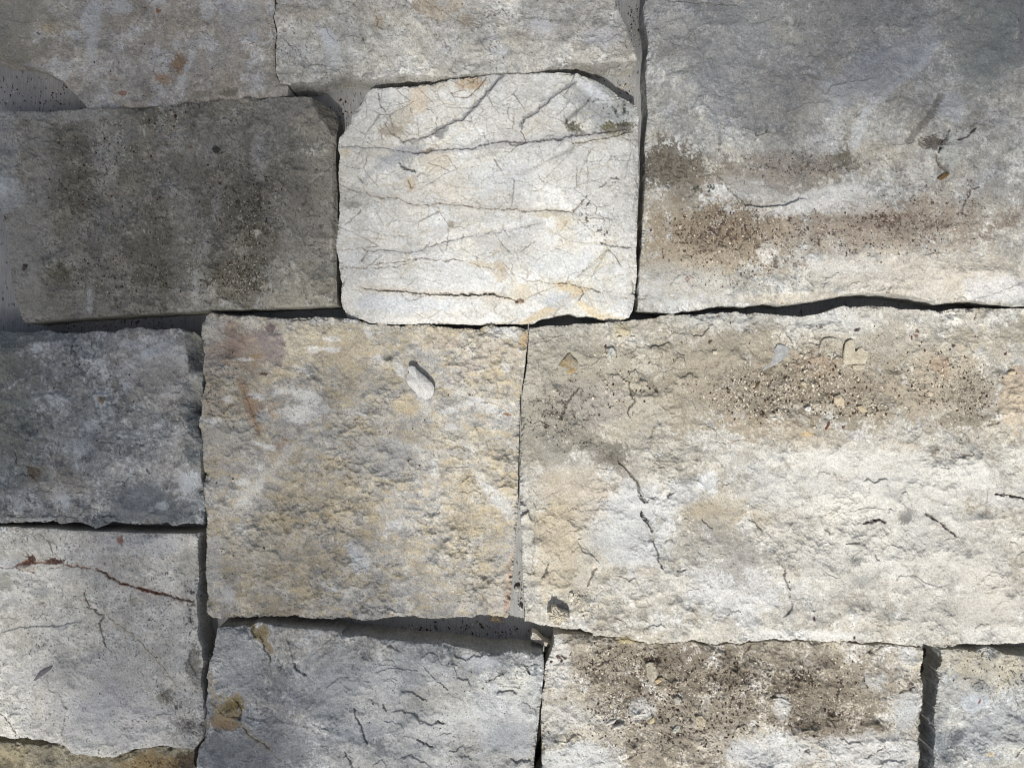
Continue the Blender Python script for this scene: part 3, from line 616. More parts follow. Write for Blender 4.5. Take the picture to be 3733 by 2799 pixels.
def paint_e(s):
    base_rock(s, [(226, 224, 219), (231, 227, 217), (233, 234, 235)], hack=.35, plate=1.0, grain=.5, spk=.12, big=2.4, tone=.55, pits=.3, sc=1.60, broad=1.20, mott=0.5, white=0.5)
    s.flakes(0.45, dz=0.70)
    gr = (150, 152, 156); yl = (216, 196, 160); br = (150, 124, 96); dk = (72, 66, 58)
    for x, y, rx, ry, c, k, a in ((540, 600, 60, 90, (220, 200, 172), .7, 0), (860, 510, 90, 40, (202, 170, 130), .75, 0), (420, 730, 100, 60, (196, 184, 164), .6, -30), (380, 800, 80, 40, (180, 166, 146), .6, 0),
            (620, 520, 110, 30, (200, 186, 166), .5, 0), (1220, 700, 130, 80, (218, 212, 204), .5, 0), (640, 960, 90, 90, (226, 206, 180), .5, 0), (320, 920, 140, 45, (214, 206, 190), .5, 0),
            (1650, 660, 200, 130, (174, 178, 178), .8, 15), (1750, 700, 110, 60, (190, 194, 194), .6, 0), (1600, 560, 120, 40, (236, 240, 246), .8, 35), (440, 950, 190, 50, (188, 190, 194), .6, -25), (360, 1000, 110, 40, (192, 194, 198), .6, -30),
            (1000, 1080, 260, 90, (216, 220, 226), .6, 0), (130, 1200, 130, 70, (186, 184, 176), .6, 10), (150, 1240, 60, 25, (130, 128, 120), .5, 0),
            (1350, 1300, 90, 30, (214, 200, 170), .6, 0), (1420, 1350, 70, 40, (218, 204, 174), .6, -40), (660, 1400, 60, 45, (212, 212, 220), .5, 0), (740, 1360, 22, 26, (150, 138, 120), .6, 0), (500, 1120, 30, 50, (206, 184, 150), .6, 0),
            (760, 1130, 130, 60, (220, 206, 186), .4, -30), (100, 930, 40, 24, (214, 200, 170), .8, 0)):
        s.blob('TM', x, y, rx, ry, c, k, a, rough=.6)
    top_ = sstep(900, 300, s.Y)
    s.network(240, 1.7, (132, 124, 114), .75, 1, 6, 2.2); s.network(150, 1.2, (160, 146, 128), .6, 2, -30, 2.0); s.network(170, 2.2, (128, 126, 122), .8, 4, -38, 1.8, .8, top_); s.network(110, 1.3, (120, 116, 110), .7, 7, 60, 1.4, .6, top_); s.network(90, 1.0, (150, 142, 130), .6, 8, 20, 1.5, .4); s.network(260, 3.2, (206, 184, 150), .45, 6, 5, 1.8, .3)
    for bx in ([(60, 900), (330, 905), (560, 930), (860, 905), (1190, 868), (1480, 830), (1830, 795)], [(220, 1170), (480, 1240), (830, 1250), (1310, 1280), (1740, 1330)], [(230, 1520), (560, 1520), (780, 1450), (1060, 1400), (1300, 1345)]):
        s.band('TM', bx, 9, (186, 187, 188), .4)
    # dark lichen
    for x, y, rx, ry, d_ in ((1750, 680, 130, 90, .8), (1620, 610, 100, 60, .5), (1460, 760, 90, 50, .8), (1500, 800, 60, 40, .8), (1760, 780, 110, 60, 1.1)):
        s.speck('TM', x, y, rx, ry, (70, 70, 60), d_, .85, 20, size=6)
    s.blob('TM', 1700, 790, 60, 32, (104, 98, 58), .85, 10, rough=.9); s.blob('TM', 1790, 770, 50, 28, (78, 72, 56), .8, rough=.9); s.blob('TM', 1480, 785, 70, 22, (92, 90, 66), .7, 25, rough=1)
    s.speck('TM', 1560, 1250, 45, 70, (88, 70, 66), .9, .85); s.speck('TM', 1540, 1330, 60, 50, (92, 78, 60), .9, .8); s.speck('TM', 1660, 1410, 80, 50, (80, 64, 64), 1.0, .85, size=7); s.speck('TM', 1720, 1110, 60, 40, (90, 76, 74), .8, .8)
    s.speck('TM', 1740, 1210, 60, 60, (110, 104, 98), .6, .7); s.speck('TM', 1640, 1480, 30, 30, (70, 60, 60), .9, .8); s.speck('TM', 1060, 1220, 70, 60, (130, 124, 118), .7, .6)
    # grey veins
    s.band('TM', [(1050, 455), (960, 560), (880, 650), (800, 720), (720, 750), (650, 790)], 8, gr, .8, -.9); s.band('TM', [(650, 790), (600, 830), (540, 855), (440, 860)], 8, (158, 154, 150), .6, -.5)
    s.band('TM', [(1490, 510), (1400, 560), (1320, 620), (1240, 690), (1180, 720), (1160, 770)], 7, gr, .75, -.7); s.band('TM', [(700, 780), (660, 830)], 14, (140, 140, 140), .7)
    s.band('TM', [(560, 940), (440, 940), (330, 985), (250, 1060), (200, 1110)], 10, (182, 184, 188), .55)
    s.band('TM', [(1540, 590), (1330, 800)], 2, (200, 196, 190), .4)
    s.crack('TM', [(1050, 460), (955, 565), (875, 655), (800, 725), (715, 755), (600, 832), (440, 862)], 4, 1.4, (88, 86, 86)); s.crack('TM', [(1490, 515), (1400, 570), (1320, 628), (1240, 695), (1180, 730), (1160, 770)], 3, 1.2, (92, 90, 88))
    C_ = lambda pts, w=2.6, d=1.0, c=dk, k=.8, halo=None, t='TM': s.crack(t, pts, w, d, c, k, halo)
    C_([(60, 900), (200, 897), (330, 902), (400, 915)], 3.2, .9, (120, 116, 116)); C_([(400, 915), (560, 940), (640, 915), (780, 905), (860, 905), (930, 880), (1010, 865), (1080, 862), (1190, 868), (1290, 850), (1400, 845), (1480, 825), (1560, 820), (1680, 805), (1830, 790)], 4.2, 2.0, (72, 66, 66), .95, (170, 168, 178))
    C_([(1470, 870), (1580, 855), (1650, 845), (1760, 825), (1835, 800)], 4.0, 2.0, (76, 70, 60), .9, (196, 184, 158)); C_([(1080, 870), (1130, 885), (1190, 868)], 4.5, 1.5)
    C_([(1190, 868), (1165, 800), (1165, 760)], 3, 1.2); C_([(1130, 760), (1085, 720), (1060, 690)], 2, .7, (140, 130, 120)); C_([(300, 560), (310, 640), (350, 685)], 3.2, 1.2, (92, 86, 84)); C_([(590, 660), (650, 700), (655, 790), (640, 840)], 2.2, .8, (110, 100, 90))
    C_([(740, 560), (755, 590), (800, 598), (860, 580), (960, 470)], 4, 1.4, (110, 86, 62)); C_([(490, 650), (510, 690)], 3, .8, (130, 110, 90)); C_([(335, 740), (370, 800), (440, 855), (470, 890)], 3, .9, (120, 104, 88))
    C_([(430, 1000), (470, 1035), (525, 1045), (530, 1060)], 6, 2.4, (72, 68, 72), .95); C_([(525, 1090), (575, 1040), (615, 1020)], 3.5, 1, (150, 146, 142)); C_([(480, 1100), (500, 1140), (520, 1150)], 4, 1.2, (120, 96, 74)); C_([(560, 940), (600, 915), (640, 905)], 7, 1.5, (110, 94, 70))
    C_([(480, 960), (495, 1020)], 2, .7, (130, 126, 122)); C_([(180, 1060), (205, 1110)], 5, 1.4, (110, 106, 104)); C_([(105, 1360), (200, 1270)], 4, 1.2, (128, 124, 120)); C_([(930, 800), (960, 870)], 3, .9, (140, 124, 104)); C_([(1320, 700), (1400, 740), (1450, 800)], 2, .6, (120, 116, 112))
    C_([(220, 1165), (300, 1200), (430, 1205), (470, 1235), (560, 1250), (680, 1235), (830, 1248), (980, 1268), (1100, 1265), (1200, 1282), (1310, 1275), (1400, 1278), (1465, 1290)], 3.0, 1.2, (112, 94, 76), .8, (216, 204, 184))
    C_([(1310, 1275), (1370, 1270), (1450, 1285)], 4.5, 1.5, (84, 70, 58)); C_([(1465, 1290), (1500, 1260), (1530, 1215), (1560, 1180)], 5, 1.4, (110, 92, 80)); C_([(1465, 1290), (1480, 1330), (1600, 1320), (1740, 1330)], 2.4, .8, (130, 112, 92))
    C_([(1560, 900), (1565, 1100)], 2, .6, (150, 132, 112)); C_([(1630, 1145), (1700, 1080)], 5, 1.4, (150, 140, 134)); C_([(1690, 1070), (1750, 1085)], 4, 1.1, (104, 92, 84)); C_([(1000, 970), (1040, 1030)], 3.5, 1.2, (130, 110, 96)); C_([(1265, 1060), (1310, 1130)], 2.5, .8, (150, 140, 130))
    C_([(120, 1380), (250, 1395), (330, 1425), (430, 1428), (500, 1440)], 2.6, .8, (170, 146, 122), .8); C_([(610, 1460), (560, 1520), (480, 1530), (330, 1515), (230, 1520)], 3.6, 1.4, (140, 138, 136)); C_([(600, 1490), (700, 1465), (780, 1445), (880, 1430)], 3, 1.2, (110, 104, 98)); C_([(190, 1480), (230, 1520), (190, 1590)], 3.4, 1.2, (130, 120, 108))
    C_([(930, 1420), (1060, 1400), (1200, 1370), (1300, 1345)], 2.4, .8, (140, 128, 116)); C_([(270, 1600), (420, 1590), (560, 1560), (700, 1580), (790, 1560)], 2.8, 1.0, (104, 98, 92)); C_([(1640, 1470), (1700, 1490), (1790, 1495), (1840, 1510)], 5, 2, (84, 80, 80)); C_([(1680, 1500), (1740, 1560), (1780, 1640)], 4, 1.5, (112, 108, 108))
    C_([(1690, 1500), (1640, 1570), (1560, 1620), (1520, 1659)], 3, 1, (150, 130, 106), .7, (222, 212, 184)); C_([(1440, 1340), (1400, 1400)], 3, .8, (190, 160, 120)); C_([(1210, 830), (1210, 1000)], 1.5, .4, (190, 184, 176)); C_([(830, 745), (950, 690), (1060, 640), (1150, 600)], 1.8, .5, (170, 162, 152)); C_([(410, 540), (440, 700), (430, 860)], 1.6, .4, (180, 174, 164))
    # lower part, from the tile below
    m = 'MM'
    for x, y, rx, ry, c, k, a in ((1030, 150, 40, 60, (206, 186, 156), .7, 0), (950, 120, 110, 26, (222, 204, 172), .6, 10), (1620, 110, 60, 30, (232, 222, 184), .7, -35), (1170, 270, 50, 60, (224, 208, 180), .6, 0), (1450, 250, 90, 30, (222, 198, 156), .8, 15),
            (1350, 370, 230, 26, (224, 202, 162), .8, -28), (1580, 390, 110, 24, (228, 208, 170), .8, 38), (1400, 320, 110, 50, (198, 204, 214), .7, 0), (420, 340, 330, 60, (210, 216, 226), .6, 0), (980, 330, 60, 40, (206, 196, 180), .5, 0), (1700, 430, 120, 18, (222, 200, 160), .6, 10),
            (1000, 470, 110, 10, (206, 184, 140), .7, 0), (120, 300, 60, 100, (232, 228, 220), .6, 0), (700, 200, 300, 100, (232, 234, 236), .5, 0), (1400, 100, 250, 80, (222, 226, 230), .6, 0)):
        s.blob(m, x, y, rx, ry, c, k, a)
    C_([(70, 130), (260, 128), (420, 120), (560, 65), (640, 85), (760, 75), (830, 95), (930, 120), (1020, 150)], 2.6, .9, (140, 122, 100), .8, None, m); C_([(200, 250), (300, 262), (430, 268), (520, 285), (620, 288), (740, 292), (880, 292), (1010, 290), (1040, 305), (1100, 318), (1150, 330)], 4.2, 2.2, (92, 72, 54), .9, (220, 200, 168), m)
    C_([(660, 275), (780, 290), (1000, 288)], 3.4, 2.0, (60, 50, 42), .9, None, m); s.ledge(m, [(200, 252), (430, 270), (740, 296), (1020, 294), (1150, 335)], 1.6, 60)
    C_([(430, 270), (470, 320), (500, 330), (560, 300), (620, 290)], 2.6, 1, (120, 104, 86), .8, None, m); C_([(1050, 100), (1120, 170), (1190, 200), (1290, 215), (1370, 225), (1480, 215)], 2.6, .8, (150, 130, 104), .8, None, m)
    C_([(1370, 225), (1420, 215), (1500, 240), (1530, 260), (1530, 290), (1500, 330)], 3.4, 1.4, (110, 92, 70), .85, None, m); C_([(1500, 240), (1580, 250), (1650, 280)], 3.4, 1.4, (96, 84, 72), .9, None, m); C_([(1160, 330), (1230, 290), (1330, 250), (1430, 235)], 3, 1, (206, 180, 136), .8, None, m)
    C_([(1480, 200), (1530, 150), (1600, 90), (1690, 10)], 2.4, .8, (140, 122, 96), .8, None, m); C_([(1570, 215), (1620, 120), (1690, 20)], 2, .6, (150, 132, 106), .8, None, m); C_([(1100, 90), (1110, 120), (1100, 150)], 2, .6, (140, 136, 130), .8, None, m); C_([(1430, 210), (1580, 215), (1860, 150)], 1.8, .5, (196, 170, 134), .8, None, m)
    C_([(560, 90), (600, 200)], 1.6, .5, (190, 188, 186), .8, None, m); C_([(680, 100), (660, 280)], 1.6, .5, (190, 188, 186), .8, None, m); C_([(780, 380), (860, 440), (900, 460)], 1.8, .6, (180, 178, 178), .8, None, m); s.crack(m, [(1190, 210), (1250, 90), (1370, 0)], 2.4, .6, (200, 178, 150))
    s.blob(m, 1150, 330, 26, 14, (110, 84, 62), .8)
    s.slope('TM', (1800, 640), (1810, 1500), 1.1, 90); s.slope('TM', (1490, 470), (1850, 680), 1.2, 60); s.slope('MM', (1820, -100), (1780, 400), 1.1, 90); s.slope('MM', (1800, 410), (1500, 350), 1.2, 80)
    s.slope('MM', (230, 430), (60, 180), 1.8, 120, (226, 224, 220), .3); s.slope('TM', (75, 850), (260, 570), 1.3, 70); s.slope('MM', (1100, 425), (250, 430), 1.0, 60, (236, 234, 230), .4)
    s.ledge('TM', [(1780, 1110), (1800, 1000), (1830, 900), (1840, 800)], 1.5, 60)
slab('e', P('TM', [(265, 540), (410, 530), (560, 515), (700, 500), (850, 480), (960, 458), (1100, 452), (1180, 455), (1300, 449), (1420, 458), (1500, 460), (1590, 482)]),
     P('TM', [(1650, 515), (1740, 575), (1810, 615), (1862, 652), (1866, 720), (1868, 850), (1870, 1000), (1868, 1200), (1862, 1380), (1860, 1500)]) + P('MM', [(1860, 50), (1864, 120), (1860, 200), (1853, 300), (1836, 380)]),
     P('MM', [(100, 425), (200, 437), (250, 465), (400, 469), (600, 470), (700, 468), (930, 474), (1000, 471), (1100, 468), (1230, 465), (1270, 440), (1330, 428), (1400, 412), (1460, 402), (1500, 424), (1560, 420), (1620, 442), (1690, 450), (1760, 450), (1812, 428)]),
     P('TM', [(215, 575), (170, 640), (140, 680), (132, 750), (65, 850), (56, 900), (65, 950), (62, 1100), (70, 1200), (60, 1300), (42, 1400)]) + P('MM', [(46, 20), (60, 100), (72, 230), (64, 290), (62, 330), (80, 380)]), .051, paint_e, 53,
     'white stone with grey veins, hairline cracks and dark lichen in its upper right corner', rough=(.8, .8, .8, .7), flare=(0, 0, 0, .1), mat=ROCKS, tilt=(0, 0))

def paint_f(s):
    base_rock(s, [(172, 175, 175), (184, 181, 176), (208, 210, 211)], hack=1.3, plate=1.0, grain=1.2, spk=.5, sc=1.00, broad=1.30, mott=2.0, white=1.9)
    s.flakes(1.60, dz=1.10)
    s.blob('ML', 40, 1000, 230, 420, (132, 136, 124), .55, rough=.9); s.blob('ML', 60, 700, 200, 160, (140, 142, 132), .45, rough=.9); s.blob('ML', 20, 560, 120, 60, (120, 134, 140), .6)
    for x, y, rx, ry, k in ((780, 830, 50, 60, .8), (900, 650, 60, 40, .8), (1000, 630, 130, 60, .6), (1120, 690, 30, 60, .8), (240, 610, 40, 30, .9), (800, 590, 60, 30, .6), (1160, 1420, 60, 70, .8), (570, 1080, 40, 40, .6), (960, 1085, 40, 20, .7), (390, 1500, 60, 60, .9), (330, 1360, 40, 40, .5), (1000, 1550, 40, 30, .6), (470, 1200, 90, 40, .5), (1060, 880, 40, 50, .6), (650, 780, 25, 12, .8)):
        s.blob('ML', x, y, rx, ry, (224, 228, 234), k, rough=.8)
    s.blob('ML', 1000, 800, 240, 150, (196, 188, 178), .45); s.blob('ML', 350, 1420, 180, 90, (190, 178, 158), .4); s.blob('ML', 860, 1530, 180, 90, (126, 134, 144), .6); s.blob('ML', 1060, 1600, 200, 80, (122, 132, 140), .6, rough=.8)
    s.blob('ML', 640, 925, 26, 18, (136, 108, 72), .7); s.blob('ML', 215, 1360, 34, 44, (112, 88, 62), .7, rough=.9); s.blob('ML', 12, 1480, 14, 12, (70, 54, 46), .9)
    s.blob('ML', 340, 1020, 16, 20, (196, 192, 180), .8, dz=1.2); s.blob('ML', 490, 950, 20, 16, (192, 188, 176), .7, dz=1); s.blob('ML', 800, 1000, 26, 26, (186, 182, 170), .5, dz=1.5)
    s.ledge('ML', [(690, 1435), (700, 1425), (740, 1415), (765, 1425)], 2.4, 18, .5); s.ledge('ML', [(775, 1020), (800, 990), (850, 980), (860, 960)], 2, 30, .4)
    s.crack('ML', [(470, 550), (445, 600), (440, 670)], 4, 1.5, (74, 72, 66)); s.crack('ML', [(440, 600), (500, 590), (510, 640)], 3.5, 1.2, (80, 78, 70)); s.crack('ML', [(550, 540), (590, 640), (580, 700)], 3, 1, (100, 98, 92))
    s.crack('ML', [(830, 1150), (835, 1190), (880, 1200)], 3.5, 1.3, (70, 68, 64)); s.crack('ML', [(600, 1180), (700, 1190), (740, 1140)], 3, 1.1, (80, 78, 74)); s.crack('ML', [(730, 1260), (740, 1200)], 3, 1); s.crack('ML', [(890, 1340), (915, 1380)], 4, 1.2)
    s.crack('ML', [(90, 1230), (120, 1310), (190, 1330)], 4, 1.4, (92, 90, 80)); s.crack('ML', [(240, 1460), (330, 1480)], 3, 1)
    for pts in ([(1125, 520), (1150, 600), (1165, 700), (1150, 800)], [(1150, 800), (1090, 900), (1075, 980), (1120, 1060)], [(1120, 1060), (1180, 1140), (1215, 1220)]):
        s.ledge('ML', pts[::-1], 2.6, 90)
    s.slope('ML', (1120, 515), (1160, 800), 1.6, 130, (118, 120, 112), .55); s.slope('ML', (1150, 800), (1085, 960), 1.4, 150, (120, 124, 120), .5); s.slope('ML', (1090, 960), (1220, 1220), 1.6, 120, (112, 118, 120), .55)
    s.blob('ML', 1185, 690, 40, 60, (70, 74, 78), .6, rough=.9); s.blob('ML', 1190, 1010, 50, 40, (96, 104, 112), .6, rough=.9); s.blob('ML', 1180, 1260, 50, 60, (90, 100, 108), .6, rough=.9)
    s.blob('ML', 1205, 840, 34, 60, (186, 182, 164), .5, rough=.8); s.blob('ML', 1190, 550, 20, 34, (176, 172, 150), .6)
    s.slope('ML', (0, 590), (540, 545), -0.0, 10); s.slope('ML', (0, 600), (540, 560), 1.2, 110, (126, 136, 140), .5)
    s.blob('BL', 620, 160, 60, 40, (104, 110, 116), .7, rough=.9, dz=1.5); s.blob('BL', 800, 130, 200, 40, (150, 156, 162), .5); s.blob('BL', 985, 70, 40, 25, (220, 226, 230), .7); s.blob('BL', 400, 50, 30, 60, (222, 226, 232), .7)
    s.ledge('BL', [(560, 170), (600, 140), (680, 135), (720, 120)], 2.2, 30, .4); s.ledge('BL', [(0, 130), (200, 135), (420, 130), (500, 150)], 1.4, 40)
    s.speck('BL', 200, 120, 300, 60, (80, 84, 84), .4, .6)
slab('f', P('ML', [(-200, 505), (0, 515), (200, 512), (310, 512), (400, 520), (540, 522), (560, 512), (700, 520), (760, 495), (830, 490), (1000, 502), (1080, 492), (1120, 512), (1185, 515)]),
     P('ML', [(1215, 560), (1232, 620), (1233, 800), (1222, 900), (1212, 980), (1205, 1040), (1212, 1110), (1228, 1220), (1226, 1350), (1238, 1450), (1246, 1600)]) + P('BL', [(1244, 100)]),
     P('BL', [(-200, 175), (0, 178), (100, 170), (200, 175), (300, 168), (400, 181), (440, 175), (500, 180), (540, 192), (590, 207), (640, 192), (690, 165), (750, 178), (900, 184), (1000, 180), (1070, 190), (1150, 181), (1240, 182)]),
     P('ML', [(-200, 1000)]), .052, paint_f, 67,
     'rough blue-grey slab at the left edge, mossy and chipped along its right side', rough=(1.6, 1.3, 1.5, 1), flare=(.3, 0, 0, 0))

def paint_g(s):
    base_rock(s, [(196, 192, 186), (200, 188, 165), (208, 202, 192)], hack=1.2, plate=.55, grain=1.4, spk=.5, sc=0.75, broad=0.50, mott=1.1, white=0.9)
    s.flakes(1.80, dz=0.90)
    yl = (212, 192, 152); gy = (166, 165, 163)
    # ochre and grey flecks drawn out along a slant
    n = 1.3 * fbm(s.wx * .8 + s.wy * .25, (s.wy - s.wx * .18) * 1.7, 70, 5, 671, .85)
    zone = sstep(900, 1500, s.X * .35 + s.Y * .75 - 60)
    m = sstep(.15, .55, n) * (.35 + .65 * zone)
    s.col += (np.array(yl, float) - s.col) * (m * .62)[..., None]
    m = sstep(.2, .7, -n) * (.25 + .6 * zone)
    s.col += (np.array(gy, float) - s.col) * (m * .62)[..., None]
    s.h -= m * .35e-3
    s.blob('ML', 1950, 600, 330, 130, (216, 196, 156), .5); s.blob('ML', 1480, 640, 200, 110, (188, 160, 140), .55, rough=.7); s.blob('ML', 1650, 590, 80, 120, (150, 138, 138), .75, -20, rough=.5)
    s.blob('ML', 1640, 490, 30, 24, (120, 100, 102), .7); s.blob('ML', 1420, 560, 60, 110, (178, 142, 122), .45, rough=.8); s.blob('ML', 1400, 1150, 170, 120, (180, 178, 174), .6); s.blob('ML', 1300, 930, 90, 120, (200, 186, 168), .5)
    s.blob('ML', 1560, 660, 70, 10, (186, 150, 112), .6, -6); s.blob('ML', 1545, 700, 12, 50, (186, 150, 112), .6); s.blob('ML', 1475, 680, 60, 12, (236, 232, 224), .85)
    s.band('ML', [(1465, 810), (1500, 900), (1530, 1000), (1570, 1090)], 16, (180, 142, 112), .5); s.blob('ML', 1560, 970, 90, 60, (180, 142, 112), .5, 25, rough=1); s.blob('ML', 1700, 1190, 70, 20, (180, 140, 108), .5, -40, rough=1.1); s.blob('ML', 1600, 1030, 40, 40, (180, 188, 192), .6)
    for x, y, rx, ry, a in ((1880, 770, 45, 16, 10), (1900, 620, 30, 20, 0), (2000, 620, 60, 20, 5), (1820, 740, 40, 12, 20), (1690, 880, 40, 18, 0), (1850, 900, 100, 40, 15), (1560, 900, 60, 22, 15), (1380, 920, 30, 20, 0), (1280, 1050, 80, 22, 0), (1600, 1200, 70, 18, 20), (1840, 1010, 110, 70, 0), (2130, 440, 60, 20, 0), (2000, 560, 50, 15, 0), (1470, 1420, 40, 20, 0), (1580, 1330, 20, 24, 0)):
        s.blob('ML', x, y, rx, ry, (240, 239, 236), .85, a, rough=.9)
    s.band('ML', [(1990, 1040), (1880, 1120), (1760, 1230), (1660, 1330), (1560, 1430), (1430, 1560)], 15, (224, 218, 208), .5, .3); s.band('ML', [(1440, 1560), (1560, 1460), (1580, 1420)], 14, (232, 230, 226), .5)
    s.crack('ML', [(1460, 800), (1480, 870), (1540, 1010), (1580, 1150)], 3, .7, (150, 96, 66), .6); s.crack('ML', [(1700, 940), (1780, 1040)], 2, .4, (200, 180, 150))
    s.crack('ML', [(1255, 1012), (1350, 1018)], 3, 1, (100, 88, 76)); s.crack('ML', [(1230, 775), (1300, 770), (1350, 800)], 3, 1, (110, 90, 72)); s.crack('ML', [(1440, 1330), (1560, 1300)], 2, .6, (170, 152, 126))
    s.blob('ML', 1600, 770, 26, 8, (84, 58, 46), .9); s.blob('ML', 1465, 1060, 11, 18, (232, 232, 226), 1, dz=1); s.speck('ML', 1330, 910, 130, 140, (92, 60, 48), .55, .8)
    for x, y, rx, ry, a in ((700, 580, 120, 40, 0), (850, 720, 50, 60, 0), (300, 670, 60, 60, 0), (80, 620, 60, 20, 0)): s.blob('MM', x, y, rx, ry, (208, 190, 172), .4, a)
    for x, y, rx, ry, a in ((30, 620, 40, 14, 0), (240, 510, 22, 50, -20), (300, 680, 40, 30, 0), (1060, 520, 90, 40, 0), (1070, 720, 22, 40, 0), (730, 990, 80, 20, -10), (860, 1220, 50, 16, 30), (730, 1100, 50, 30, 0), (430, 740, 22, 60, -20), (580, 970, 30, 90, -25), (930, 1420, 36, 90, -35), (1050, 1550, 40, 110, -35), (180, 1000, 60, 26, 15), (480, 1200, 120, 24, 8), (1155, 630, 20, 12, 0), (640, 1330, 24, 60, 0), (930, 960, 120, 40, 20)):
        s.blob('MM', x, y, rx, ry, (228, 229, 230), .65, a, rough=.9)
    s.blob('MM', 470, 960, 90, 60, (232, 204, 152), .5); s.blob('MM', 330, 850, 80, 80, (176, 172, 160), .5, rough=.8); s.blob('MM', 1180, 570, 22, 50, (206, 164, 110), .7); s.blob('MM', 1000, 640, 150, 70, (198, 186, 172), .4)
    s.blob('MM', 300, 1260, 180, 130, (176, 176, 176), .5); s.blob('MM', 700, 1150, 300, 60, (206, 194, 168), .4); s.blob('MM', 1080, 1013, 30, 7, (150, 96, 52), 1, 0); s.blob('MM', 848, 898, 8, 7, (50, 44, 40), 1); s.speck('MM', 350, 1110, 70, 40, (84, 74, 60), .8, .8)
    s.crack('MM', [(905, 940), (960, 935), (1000, 945)], 2.6, .8, (130, 108, 84)); s.crack('MM', [(230, 600), (300, 590), (350, 600)], 2.4, .7, (120, 104, 88)); s.crack('MM', [(560, 930), (620, 1040)], 2.4, .6, (170, 156, 132))
    s.ledge('MM', [(1010, 1470), (1040, 1440), (1075, 1430)], 1.3, 24, .6); s.ledge('MM', [(700, 1350), (760, 1330), (850, 1320)], 1.2, 40, .3); s.ledge('MM', [(790, 1430), (850, 1380), (900, 1390)], 1.2, 40, .4)
    s.blob('BM', 1090, 500, 22, 190, (210, 178, 152), .5, 6, rough=.5); s.blob('BM', 1075, 660, 24, 50, (200, 152, 128), .45, 6); s.blob('BM', 190, 400, 60, 60, (222, 224, 228), .7); s.blob('BM', 160, 330, 60, 70, (206, 206, 208), .5)
    s.blob('BM', 40, 570, 30, 14, (232, 234, 238), .7); s.blob('BM', 1010, 640, 60, 80, (206, 198, 190), .6); s.blob('BM', 400, 190, 50, 30, (220, 222, 226), .6); s.speck('BM', 850, 620, 14, 10, (60, 48, 40), 1, 1)
    s.blob('BL', 1500, 330, 240, 130, (186, 180, 170), .5); s.blob('BL', 1460, 210, 50, 40, (220, 220, 218), .6); s.blob('BL', 1390, 610, 40, 60, (212, 214, 218), .7); s.blob('BL', 1290, 380, 50, 130, (206, 206, 208), .4)
    s.blob('BL', 1340, 345, 26, 12, (226, 224, 214), .9, 20, dz=1.2); s.blob('BL', 1405, 360, 16, 14, (226, 224, 214), .9, dz=1.2); s.speck('BL', 1370, 490, 60, 30, (86, 78, 68), .8, .8); s.blob('BL', 1840, 185, 8, 7, (40, 34, 32), 1); s.blob('BL', 1605, 325, 7, 7, (40, 34, 32), 1)
    s.ledge('BL', [(1940, 300), (1950, 260), (1990, 240), (2040, 240)], 1.3, 26, .3); s.ledge('BL', [(1750, 90), (1800, 60), (1830, 75)], 1.2, 26); s.band('BL', [(1940, 520), (1990, 570), (2040, 575)], 7, (236, 236, 234), .8); s.band('BL', [(2130, 310), (2155, 400)], 14, (228, 232, 236), .7)
    s.slope('MM', (1188, 515), (1150, 900), 1.0, 40); s.slope('BM', (1085, 740), (1120, 420), -.0, 10)
slab('g', P('ML', [(1265, 410), (1400, 413), (1550, 425), (1700, 434), (1800, 430), (1950, 426), (2045, 432)]) + P('MM', [(0, 430), (100, 436), (180, 446), (250, 470), (400, 477), (500, 480), (600, 477), (700, 487), (800, 495), (900, 500), (960, 487), (1050, 487), (1140, 482), (1200, 503)]),
     P('MM', [(1196, 600), (1186, 700), (1172, 820), (1155, 905), (1152, 1000), (1148, 1200), (1142, 1400), (1140, 1659)]) + P('BM', [(1134, 200), (1125, 320), (1112, 480), (1098, 620)]),
     P('BL', [(1285, 745), (1340, 752), (1400, 748), (1550, 742), (1650, 738), (1780, 740), (1900, 754)]) + P('BM', [(0, 762), (50, 748), (120, 750), (230, 760), (300, 756), (360, 742), (500, 740), (600, 752), (680, 750), (740, 745), (900, 742), (1040, 740), (1070, 746), (1092, 722)]),
     P('ML', [(1225, 455), (1222, 510), (1235, 600), (1238, 750), (1246, 830), (1226, 900), (1213, 1050), (1225, 1200), (1238, 1330), (1240, 1450), (1252, 1620)]) + P('BL', [(1257, 150), (1248, 250), (1254, 300), (1250, 400), (1257, 500), (1250, 600), (1252, 705)]), .051, paint_g, 71,
     'squarish centre slab mottled yellow ochre and grey with a white chip on it', rough=(.9, .3, .8, .9))

